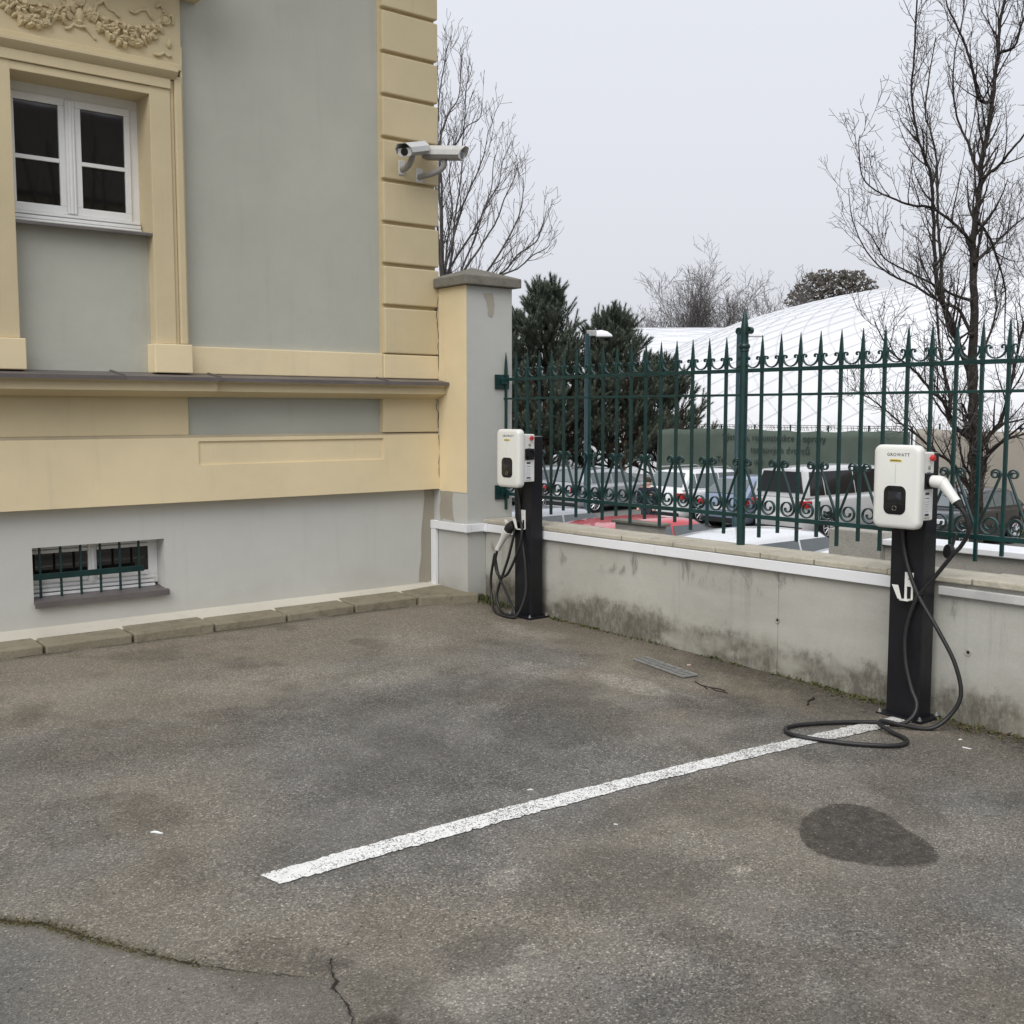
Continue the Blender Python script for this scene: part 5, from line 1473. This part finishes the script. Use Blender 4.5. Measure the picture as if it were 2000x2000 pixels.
# ================================================================ trees
def grow(out, p, d, L, r, lvl, rng, cfg):
    """one branch with its side shoots; out[lvl] are mesh builders"""
    n = cfg['seg'][lvl]; P = [p.copy()]; rad = [r]
    d = d.normalized(); q = p.copy()
    for i in range(n):
        d = (d + Vector((rng.gauss(0, 1), rng.gauss(0, 1), rng.gauss(0, 1))) * cfg['wob'][lvl] + Vector((0, 0, cfg['up'][lvl]))).normalized()
        q = q + d * (L / n); P.append(q.copy()); rad.append(max(r * (1 - (i + 1) / n * .78), cfg['rmin']))
    out[min(lvl, len(out) - 1)].tube(P, rad, cfg['sides'][lvl], False)
    spawn(out, P, rad, L, lvl, rng, cfg)
def spawn(out, P, rad, L, lvl, rng, cfg, t0=.15):
    if lvl + 1 >= len(cfg['seg']): return
    k = max(1, int(cfg['n'][lvl] * L * rng.uniform(.8, 1.2)))
    for j in range(k):
        t = t0 + (1 - t0) * (j + rng.random()) / k
        f = t * (len(P) - 1); i = min(int(f), len(P) - 2); fr = f - i
        b = P[i].lerp(P[i + 1], fr); r = rad[i] + (rad[i + 1] - rad[i]) * fr
        ax = (P[i + 1] - P[i]).normalized()
        sd_ = ax.orthogonal().normalized(); sd_ = Matrix.Rotation(rng.uniform(0, 2 * PI), 3, ax) @ sd_
        an = R(rng.uniform(*cfg['ang'][lvl]))
        d = ax * math.cos(an) + sd_ * math.sin(an)
        LL = cfg['len'][lvl] * rng.uniform(.55, 1.25) * (1 - .35 * t)
        grow(out, b, d, LL, max(r * cfg['rr'], cfg['rmin']), lvl + 1, rng, cfg)
def limb_path(pts):
    """pts: (px-like lateral offset s, height z, depth offset, radius) in the frame facing the courtyard"""
    return pts

def traced_tree(name, label, s0, D0, limbs, cfg, seed, mat_b='bark', mat_t='twig', k=None):
    """limbs: list of (start radius, end radius, [(bearing offset units, height), ...], depth lean); measured at distance D0"""
    rng = random.Random(seed)
    bx_, by_ = cf(s0, D0)
    T = thing(name, label, 'tree', (bx_, by_, LOTZ))
    trunk = MB(); br = MB(); tw = MB()
    out = [br, br, tw, tw]
    for r0, r1, pts, lean, lv in limbs:
        P = []
        n_ = len(pts)
        for i, (s, z) in enumerate(pts):
            D = D0 + lean[0] + (lean[1] - lean[0]) * i / max(1, n_ - 1)
            kk = D / D0
            x, y = cf(s * kk, D); P.append(Vector((x, y, 1.45 + (z - 1.45) * kk)))
        P = [Vector(q) for q in catmull(P, 5)]
        rad = [(r0 + (r1 - r0) * (i / (len(P) - 1)) ** .7) * (1 if lv < 0 else .95) for i in range(len(P))]
        # gnarls
        P2 = [P[0]] + [q + Vector((rng.gauss(0, 1), rng.gauss(0, 1), rng.gauss(0, 1))) * rad[i] * .18 for i, q in enumerate(P)][1:]
        (trunk if lv < 0 else br).tube(P2, rad, 9 if lv < 0 else 6, True)
        Ln = sum((b_ - a).length for a, b_ in zip(P2, P2[1:]))
        spawn(out, P2, rad, Ln, max(lv, 0), rng, cfg, .30 if lv < 0 else .08)
    o = obj('trunk', trunk, M[mat_b], T, smooth='all')
    crown = obj('crown', br, M[mat_b], T, smooth='all')
    obj('twigs', tw, M[mat_t], crown)
    return T

# big bare tree at the right: limbs follow its real habit (s and z at 16 m)
D0 = 16.0
def q_(px, py): return ((px - 1000) / 2150 * D0, 1.45 - (py - 805) / 2150 * D0)
def path(*pp): return [q_(*p) for p in pp]
limbs = [
    (.115, .085, [(q_(1906, 0)[0], -2.1)] + path((1908, 1060), (1909, 950), (1905, 880)), (0, 0), -1),
    (.085, .012, path((1905, 880), (1899, 800), (1891, 700), (1893, 620), (1888, 560), (1884, 480), (1890, 420), (1893, 350), (1905, 270), (1912, 215), (1918, 130), (1922, 60), (1938, -40), (1945, -140)), (0, .3), -1),
    (.055, .010, path((1905, 872), (1885, 850), (1862, 834), (1850, 815), (1852, 780), (1838, 730), (1830, 690), (1822, 640), (1815, 560)), (0, -.8), 0),
    (.045, .008, path((1897, 770), (1880, 715), (1866, 680), (1853, 640), (1838, 610), (1820, 575), (1812, 510), (1807, 430), (1800, 360), (1790, 330), (1781, 310), (1768, 270), (1757, 200), (1760, 145), (1761, 70), (1763, 0), (1766, -60)), (0, -1.2), 0),
    (.040, .008, path((1895, 735), (1872, 690), (1855, 660), (1836, 620), (1828, 570), (1822, 500), (1815, 430), (1812, 370), (1808, 320), (1795, 270), (1785, 240), (1790, 170), (1800, 100)), (0, 1.0), 0),
    (.034, .006, path((1853, 815), (1838, 785), (1815, 765), (1790, 735), (1768, 715), (1735, 690), (1715, 660), (1700, 632)), (-.3, -1.8), 0),
    (.030, .006, path((1884, 940), (1860, 905), (1830, 885), (1790, 850), (1755, 825), (1722, 798), (1690, 775), (1660, 768)), (-.2, -2.0), 0),
    (.040, .008, path((1915, 868), (1935, 845), (1950, 825), (1960, 790), (1970, 740), (1978, 690), (1988, 640), (1998, 600), (2004, 530), (2016, 430), (2020, 330)), (0, -.5), 0),
    (.034, .008, path((1922, 895), (1945, 870), (1970, 850), (2000, 825), (2040, 800)), (0, -1.0), 0),
    (.030, .008, path((1920, 900), (1960, 860), (2010, 845), (2060, 835)), (0, 1.2), 0),
    (.032, .005, path((1884, 480), (1862, 460), (1840, 440), (1800, 415), (1760, 410), (1720, 395), (1690, 380), (1668, 355), (1660, 300), (1662, 280)), (0, -1.3), 0),
    (.030, .005, path((1890, 660), (1862, 610), (1820, 590), (1770, 560), (1735, 545), (1700, 520), (1670, 480), (1650, 430), (1643, 380)), (0, .8), 0),
    (.028, .005, path((1886, 590), (1850, 580), (1800, 555), (1760, 535), (1715, 510), (1690, 470), (1660, 440)), (0, -1.5), 0),
    (.032, .006, path((1910, 218), (1895, 219), (1884, 210), (1873, 167), (1858, 120), (1837, 76), (1819, 43), (1811, 0), (1800, -60)), (.2, -.6), 0),
    (.028, .006, path((1893, 350), (1880, 330), (1870, 300), (1855, 270), (1842, 235), (1835, 180), (1838, 120), (1850, 60), (1852, -30)), (.2, 1.0), 0),
    (.030, .006, path((1896, 360), (1925, 340), (1945, 315), (1970, 285), (1985, 265), (2010, 262), (2050, 240)), (0, -.8), 0),
    (.026, .006, path((1918, 130), (1930, 125), (1950, 115), (1960, 80), (1975, 30), (1990, -30)), (.2, -.6), 0),
    (.026, .006, path((1890, 440), (1915, 470), (1935, 520), (1950, 570), (1952, 640), (1955, 700)), (0, .7), 0),
    (.030, .006, path((1888, 520), (1930, 480), (1960, 450), (1985, 430), (2020, 380)), (0, 1.3), 0),
    (.030, .010, path((1898, 835), (1885, 810), (1876, 790), (1870, 788)), (-.1, -.3), 0),
    (.026, .008, path((1895, 925), (1880, 900), (1872, 860), (1866, 848)), (-.1, -.6), 0),
    (.022, .005, path((1906, 700), (1925, 650), (1935, 600), (1930, 560), (1945, 500), (1955, 430)), (0, .9), 0),
]
cfg = dict(seg=[5, 5, 4, 3], wob=[.05, .085, .15, .2], up=[.20, .22, .16, .08], sides=[6, 4, 3, 3], n=[0, 0, 0, 0], len=[.85, .40, .17, .1], ang=[(18, 50), (25, 65), (35, 80), (30, 70)], rr=.55, rmin=.0032)
cfg['n'] = [6.2, 8.5, 8.5, 0]
traced_tree('bare_tree', 'tall bare tree with dark trunk and fine twigs at the right', q_(1906, 0)[0], D0, limbs, cfg, 17)

# bare tree behind the villa corner, fanning up to the right
D0 = 24.0
b0 = [(.17, .12, [(q_(868, 0)[0], -2.1)] + path((868, 1000), (866, 800), (866, 660)), (0, 0), -1)]
fan = [((866, 660), (868, 560), (872, 530), (900, 430), (915, 390), (934, 350), (948, 310), (955, 270)), ((868, 650), (872, 560), (880, 530), (924, 463), (957, 400), (975, 370), (982, 330), (1000, 290)),
       ((868, 640), (890, 560), (910, 532), (945, 480), (970, 440), (985, 400), (1000, 370), (1010, 340)), ((870, 640), (920, 570), (960, 525), (995, 468), (1015, 425), (1022, 375), (1020, 360)),
       ((866, 640), (866, 400), (862, 300), (880, 240), (898, 212), (904, 155), (903, 120)), ((866, 640), (864, 450), (862, 350), (890, 302), (908, 270), (912, 210), (915, 180)),
       ((870, 640), (930, 570), (985, 535), (1010, 505), (1045, 480), (1055, 460), (1060, 445)), ((868, 630), (885, 500), (890, 440), (900, 380), (905, 330), (910, 270), (938, 250), (944, 220)),
       ((866, 600), (855, 400), (858, 300), (862, 210), (872, 150), (876, 120)), ((866, 640), (900, 540), (930, 470), (945, 420), (960, 380), (965, 330), (972, 310)),
       ((870, 650), (950, 560), (1010, 530), (1040, 505), (1068, 490), (1078, 470)), ((866, 640), (876, 480), (886, 420), (880, 360), (886, 320), (894, 280))]
for i, f_ in enumerate(fan): b0.append((.044 - .0012 * i, .007, path(*f_), (0, [-1.5, 1.2, -.6, .8, 1.6, -1.0][i % 6]), 0))
cfg2 = dict(cfg, n=[3.8, 4.4, 4.4, 0], len=[.95, .50, .25, .15], rmin=.0042, ang=[(15, 45), (18, 50), (25, 60), (30, 70)], up=[.12, .18, .16, .1])
traced_tree('bare_tree', 'pale bare tree fanning out behind the villa corner and pillar', q_(868, 0)[0], D0, b0, cfg2, 23, 'twig', 'twig')

# far leafless trees behind the domes
def far_tree(label, s, D, H_, spread, seed, mat='far_twig', leafy=0, n=12):
    rng = random.Random(seed); x, y = cf(s, D)
    T = thing('far_tree', label, 'tree', (x, y, LOTZ), 0, 'trees behind the air domes')
    tr = MB(); tw = MB()
    base = Vector((x, y, LOTZ)); fork = base + Vector((0, 0, H_ * .30))
    tr.tube([base, base + Vector((.1, 0, H_ * .15)), fork], [.26, .22, .2], 8)
    cf_ = dict(seg=[5, 4, 4, 3], wob=[.08, .12, .16, .18], up=[.10, .10, .08, .05], sides=[4, 3, 3, 3], n=[1.3, 1.7, 2.2, 0], len=[H_ * .20, H_ * .11, H_ * .06, .3], ang=[(15, 45), (20, 50), (25, 60), (25, 60)], rr=.6, rmin=.017)
    out = [tr, tw, tw, tw]
    for i in range(n):
        a = 2 * PI * i / n + rng.uniform(-.3, .3); el = rng.uniform(.45, 1.45)
        d = Vector((math.cos(a) * math.cos(el), math.sin(a) * math.cos(el), math.sin(el)))
        grow(out, fork - Vector((0, 0, H_ * .12 * rng.random())), d, H_ * .55 * rng.uniform(.75, 1.05) * (spread if el < 1 else 1), .09, 0, rng, cf_)
    obj('trunk', tr, M['far_twig'], T)
    cr = obj('crown', tw, M[mat], T)
    if leafy:
        lf = MB()
        for _ in range(leafy):
            a = rng.uniform(0, 2 * PI); rr_ = rng.random() ** .5 * H_ * .36 * spread; zz = H_ * rng.uniform(.35, .98)
            rr_ *= math.sin(PI * min(1, (zz / H_ - .25) / .85)) + .1
            p = Vector((x + rr_ * math.cos(a), y + rr_ * math.sin(a), LOTZ + zz))
            u = Vector((rng.gauss(0, 1), rng.gauss(0, 1), rng.gauss(0, 1))).normalized() * rng.uniform(.12, .34); v_ = u.orthogonal().normalized() * u.length * .7
            lf.add([p - u, p + v_, p + u, p - v_], [(0, 1, 2, 3)])
        obj('foliage', lf, M['brown_leaf'], cr)
    return T
M['brown_leaf'] = plain('dull_brown_evergreen_leaf', (.085, .075, .062), .9, .15, 0, .4, 2)
far_tree('broad leafless tree behind the lower air dome', 20.6, 128, 22.5, .75, 41, n=26)
far_tree('small leafless tree at the left end of the lower air dome', 15.4, 130, 17.5, .75, 42, n=16)
far_tree('leafless tree behind the junction of the two air domes', 28.8, 124, 21.5, .7, 43, n=22)
far_tree('dull brown evergreen tree on the ridge of the large air dome', 36.4, 126, 19.5, .85, 44, leafy=9000, n=14)

# pines: whorled branches carrying bottle-brush shoots
def pine(label, s, D, H_, Rb, seed):
    rng = random.Random(seed); x, y = cf(s, D)
    T = thing('pine_tree', label, 'tree', (x, y, LOTZ), 0, 'pine trees beyond the car park')
    tr = MB(); nd = MB(); dn = MB()
    base = Vector((x, y, LOTZ))
    tr.tube([base, base + Vector((.1, .05, H_ * .4)), base + Vector((0, 0, H_ * .95))], [.16, .11, .02], 8)
    def brush(p, d, L, target):
        d = d.normalized(); u = d.orthogonal().normalized(); w_ = d.cross(u)
        nn = int(L * 105)
        for i in range(nn):
            t = i / nn; a = i * 2.399
            o_ = (u * math.cos(a) + w_ * math.sin(a))
            b = p + d * (L * t); tip = b + (d * .75 + o_ * (.75 - .35 * t)).normalized() * rng.uniform(.14, .20)
            sd_ = o_.cross(d) * .015
            target.add([b - sd_, b + sd_, tip], [(0, 1, 2)])
    z = H_ * .10
    while z < H_ * .97:
        t = z / H_
        rl = Rb * (1 - t) ** .62 * rng.uniform(.85, 1.1) + .25
        nb = rng.choice((5, 6, 7))
        a0 = rng.uniform(0, 6)
        for i in range(nb):
            a = a0 + 2 * PI * i / nb + rng.uniform(-.25, .25); el = R(rng.uniform(-6, 22) + 42 * t)
            d = Vector((math.cos(a) * math.cos(el), math.sin(a) * math.cos(el), math.sin(el)))
            L = rl * rng.uniform(.7, 1.1)
            P = [base + Vector((0, 0, z))]; n_ = 6; dd_ = d.copy()
            for k in range(n_):
                dd_ = (dd_ + Vector((0, 0, .10)) + Vector((rng.gauss(0, .08), rng.gauss(0, .08), rng.gauss(0, .05)))).normalized(); P.append(P[-1] + dd_ * (L / n_))
            tr.tube(P, [.035 * (1 - j / (n_ + 1)) + .008 for j in range(n_ + 1)], 4)
            # shoots on the outer part
            ns = int(7 + L * 7.5)
            for j in range(ns):
                f = (.25 + .75 * (j + rng.random()) / ns) * n_; k = min(int(f), n_ - 1); b = P[k].lerp(P[k + 1], f - k)
                ax = (P[k + 1] - P[k]).normalized(); sd_ = Matrix.Rotation(rng.uniform(0, 2 * PI), 3, ax) @ ax.orthogonal().normalized()
                sh = (ax * .8 + sd_ * .7 + Vector((0, 0, .35))).normalized()
                l2 = rng.uniform(.32, .68)
                inner = f / n_ < .55 and t < .55
                if inner and rng.random() < .55: brush(b, sh, l2, dn)
                else:
                    tr.tube([b, b + sh * l2], [.008, .005], 3, False)
                    brush(b + sh * l2 * .35, (sh + Vector((0, 0, .3))).normalized(), l2 * rng.uniform(.7, 1.1), nd)
            brush(P[-1], (dd_ + Vector((0, 0, .6))).normalized(), rng.uniform(.3, .5), nd)
        z += rng.uniform(.34, .50)
    top = base + Vector((0, 0, H_ * .94))
    for i in range(7):
        a = i * 2.399; brush(top + Vector((0, 0, .1 * i)), Vector((math.cos(a) * .4, math.sin(a) * .4, 1)), .5, nd)
    obj('trunk', tr, M['bark'], T)
    cr = obj('crown', nd, M['needle'], T)
    obj('dead_needles', dn, M['dead_needle'], cr)
def needle_mat(name, a, b_):
    m, nt, b = nmat(name); n = N(nt); p = n.pos()
    n.set(b.inputs['Base Color'], n.mix(n.mr(n.noise(p, 4.5, 5, .7), .36, .64), a, b_)); b.inputs['Roughness'].default_value = .75; b.inputs['Specular IOR Level'].default_value = .25
    return m
M['needle'] = needle_mat('blue_green_pine_needles', (.045, .066, .050), (.165, .185, .135))
M['dead_needle'] = needle_mat('brown_dead_needles', (.10, .068, .05), (.17, .115, .08))
pine('tall pine tree right of the pillar', 1.30, 45, 8.2, 3.5, 51)
pine('shorter spreading pine tree behind the lamp post', 4.15, 46.5, 7.0, 3.8, 52)
pine('leaning low pine tree nearest the white dome', 6.6, 49, 5.0, 3.4, 54)
pine('brownish pine tree partly hidden behind the pillar', -.6, 48, 6.8, 3.8, 53)

# ================================================================ weeds, moss and litter
rng = random.Random(77)
def weeds(name, label, spots, mat, size):
    mb = MB()
    for (x, y, n_, sp, hh) in spots:
        for _ in range(n_):
            px_, py_ = x + rng.gauss(0, sp * .35), y + rng.gauss(0, sp)
            px_ = min(px_, 4.846)
            z = yz(px_, py_); a = rng.uniform(0, 2 * PI); h = hh * rng.uniform(.3, 1.1); l = size * rng.uniform(.5, 1.3)
            d = Vector((math.cos(a), math.sin(a), 0)); q = Vector((-d.y, d.x, 0)); b = Vector((px_, py_, z - .001))
            m_ = b + d * l * .6 + Vector((0, 0, h)); t = b + d * l * 1.4 + Vector((0, 0, h * .9))
            mb.add([b - q * l * .12, b + q * l * .12, m_ + q * l * .4, m_ - q * l * .4, t], [(0, 1, 2, 3), (3, 2, 4)])
    return tag(obj(name, mb, mat), label, 'weeds', None, 'stuff')
weed_m = plain('dull_green_weed_leaf', (.085, .095, .035), .8, .2, 0, .4, 30)
spots = []
y = 2.95
while y < 5.6:
    if rng.random() < .75: spots.append((4.835, y, rng.randint(2, 14), .03, rng.uniform(.006, .02)))
    y += rng.uniform(.02, .09)
spots += [(4.80, 3.30, 60, .10, .02), (4.80, 3.05, 50, .06, .022), (4.82, 5.50, 30, .05, .02), (4.79, 6.27, 60, .05, .05), (4.74, 6.22, 30, .05, .03), (4.80, 6.05, 60, .10, .03), (4.78, 2.62, 50, .08, .02), (4.79, 2.35, 70, .18, .018)]
weeds('wall_foot_weeds', 'small green weeds and moss along the foot of the wall', spots, weed_m, .014)
moss_m = plain('olive_moss', (.07, .06, .026), .95, .1, 0, .4, 60)
mb = MB()
for i in range(len(CRACK) - 1):
    (x0, y0), (x1, y1) = CRACK[i], CRACK[i + 1]
    n_ = int(300 * math.hypot(x1 - x0, y1 - y0) * max(0, 1 - i / 9) * 4)
    for _ in range(n_):
        t = rng.random(); x = x0 + (x1 - x0) * t + rng.gauss(0, .011) ; y = y0 + (y1 - y0) * t + rng.gauss(0, .011)
        r = rng.uniform(.0012, .0035); z = yz(x, y)
        mb.add([(x - r, y - r, z), (x + r, y - r, z), (x + r, y + r, z), (x - r, y + r, z), (x, y, z + r * 1.6)], [(0, 1, 4), (1, 2, 4), (2, 3, 4), (3, 0, 4)])
tag(obj('crack_moss', mb, moss_m), 'olive moss growing in the asphalt crack', 'moss', None, 'stuff')
# dead leaves drifted against the wall right of the near charger
leaf_m = plain('dry_brown_leaf', (.13, .095, .055), .9, .15, 0, .5, 40)
mb = MB()
def litter_leaf(mb, x, y, s_, lift=.003):
    z = yz(min(x, 4.84), y) + lift; a = rng.uniform(0, 2 * PI); d = Vector((math.cos(a), math.sin(a), rng.uniform(-.2, .3))); q = Vector((-d.y, d.x, rng.uniform(-.2, .3)))
    b = Vector((x, y, z)); mb.add([b - d * s_, b + q * s_ * .5 + Vector((0, 0, s_ * .3)), b + d * s_, b - q * s_ * .5 + Vector((0, 0, s_ * .3))], [(0, 1, 2, 3)])
for _ in range(330):
    y = rng.uniform(1.6, 2.66); litter_leaf(mb, 4.845 - abs(rng.gauss(0, .05)), y, rng.uniform(.004, .012))
for _ in range(120):
    y = rng.uniform(2.95, 5.6); litter_leaf(mb, 4.845 - abs(rng.gauss(0, .05)), y, rng.uniform(.003, .008))
tag(obj('leaf_litter', mb, leaf_m), 'dry leaf litter drifted along the foot of the wall', 'leaf litter', None, 'stuff')
def single(name, label, cat, x, y, poly, mat, h=.003, th=.0015, group=None):
    z = yz(x, y); T_ = MB()
    poly = [(a * .62, b_ * .62) for a, b_ in poly]
    lo = [(x + a, y + b_, z + .001) for a, b_ in poly]; hi = [(x + a, y + b_, z + h + th * (1 + math.sin(9 * a * 100))) for a, b_ in poly]
    T_.loft([lo, hi]); return tag(obj(name, T_, mat), label, cat, group)
pap = plain('white_paper', (.75, .76, .76), .7, .3)
single('paper_scrap', 'small white paper scrap on the asphalt at the left', 'litter', 1.344, 3.612, [(-.030, .022), (-.012, .010), (.006, -.022), (.022, -.030), (.012, -.012), (.004, .012), (-.010, .026)], pap)
single('paper_scrap', 'tiny white fleck beside the middle of the painted line', 'litter', 2.63, 3.161, [(-.016, .010), (.004, -.010), (.016, -.014), (.006, .006)], pap)
single('paper_scrap', 'tiny pale fleck below the painted line', 'litter', 2.66, 2.72, [(-.008, .010), (.004, -.008), (.010, -.006), (.0, .008)], pap)
single('fallen_leaf', 'pale fallen leaf lying between the drain grate and the wall', 'leaf', 4.60, 4.13, [(-.022, .004), (-.008, .016), (.012, .012), (.026, 0), (.010, -.014), (-.010, -.010)], plain('pale_pinkish_leaf', (.5, .38, .32), .8, .2))
single('paper_scrap', 'white fleck on the asphalt right of the near charger', 'litter', 4.59, 2.50, [(-.016, .006), (.0, -.008), (.018, -.006), (.004, .006)], pap)
single('paper_scrap', 'thin white sliver on the asphalt near the right edge', 'litter', 4.50, 2.42, [(-.008, .03), (-.002, -.02), (.010, -.03), (.006, .02)], pap)
tg = MB(); P = [(4.62, 3.31, 0), (4.60, 3.29, 0), (4.565, 3.285, 0), (4.53, 3.275, 0), (4.50, 3.25, 0), (4.475, 3.24, 0)]
tg.tube([(a, b_, yz(a, b_) + .006) for a, b_, _ in P], [.004, .005, .0045, .004, .0045, .003], 6)
tag(obj('fallen_twig', tg, M['bark']), 'short crooked twig on the asphalt left of the near charger', 'twig')
tg = MB()
for P in ([(4.36, 3.87), (4.33, 3.80), (4.335, 3.74), (4.31, 3.68), (4.325, 3.62)], [(4.34, 3.80), (4.32, 3.77), (4.30, 3.73)], [(4.335, 3.74), (4.35, 3.69), (4.345, 3.65)]):
    tg.tube([(a, b_, yz(a, b_) + .004) for a, b_ in P], .0025, 5)
tag(obj('fallen_twig', tg, M['bark']), 'thin branched twig on the asphalt just below the drain grate', 'twig')

# ================================================================ across the courtyard, mirrored in the window panes
oh = thing('opposite_house', 'ochre house with dark roof across the courtyard behind the viewer', 'house', (9, -19, -.2))
mb = MB(); mb.box(-2, 26, -27, -16, -.4, 6.9); obj('wall', mb, M['yellow'], oh)
mb = MB(); mb.add([(-2.6, -27.6, 6.9), (26.6, -27.6, 6.9), (26.6, -15.4, 6.9), (-2.6, -15.4, 6.9), (2, -21.5, 10.6), (22, -21.5, 10.6)], [(0, 1, 5, 4), (1, 2, 5), (2, 3, 4, 5), (3, 0, 4), (3, 2, 1, 0)]); obj('roof', mb, plain('dark_brown_tiles', (.07, .05, .045), .8), oh)
for i in range(7):
    for z in (1.2, 4.2):
        f_ = MB(); f_.box(0.5 + i * 3.6, 1.9 + i * 3.6, -16.02, -15.97, z, z + 1.8); wd = obj('window', f_, M['white_frame'], oh)
        f_ = MB(); f_.box(.6 + i * 3.6, 1.8 + i * 3.6, -15.97, -15.95, z + .1, z + 1.7); obj('pane', f_, M['pane'], wd)
rng = random.Random(90)
bt = thing('courtyard_tree', 'bare tree in the courtyard behind the viewer', 'tree', (6.2, -5.2, -.25))
tr = MB(); tw = MB(); base = Vector((6.2, -5.2, -.25)); fork = base + Vector((0, 0, 2.6))
tr.tube([base, base + Vector((.05, 0, 1.4)), fork], [.16, .13, .12], 9)
for i in range(9):
    a = 2 * PI * i / 9 + rng.uniform(-.3, .3); el = rng.uniform(.5, 1.3)
    grow([tr, tw, tw, tw], fork, Vector((math.cos(a) * math.cos(el), math.sin(a) * math.cos(el), math.sin(el))), rng.uniform(3, 4.6), .055, 0, rng, dict(cfg, n=[2.2, 2.4, 2.0, 0], len=[1.4, .7, .3, .2]))
obj('trunk', tr, M['bark'], bt); obj('crown', tw, M['twig'], bt)
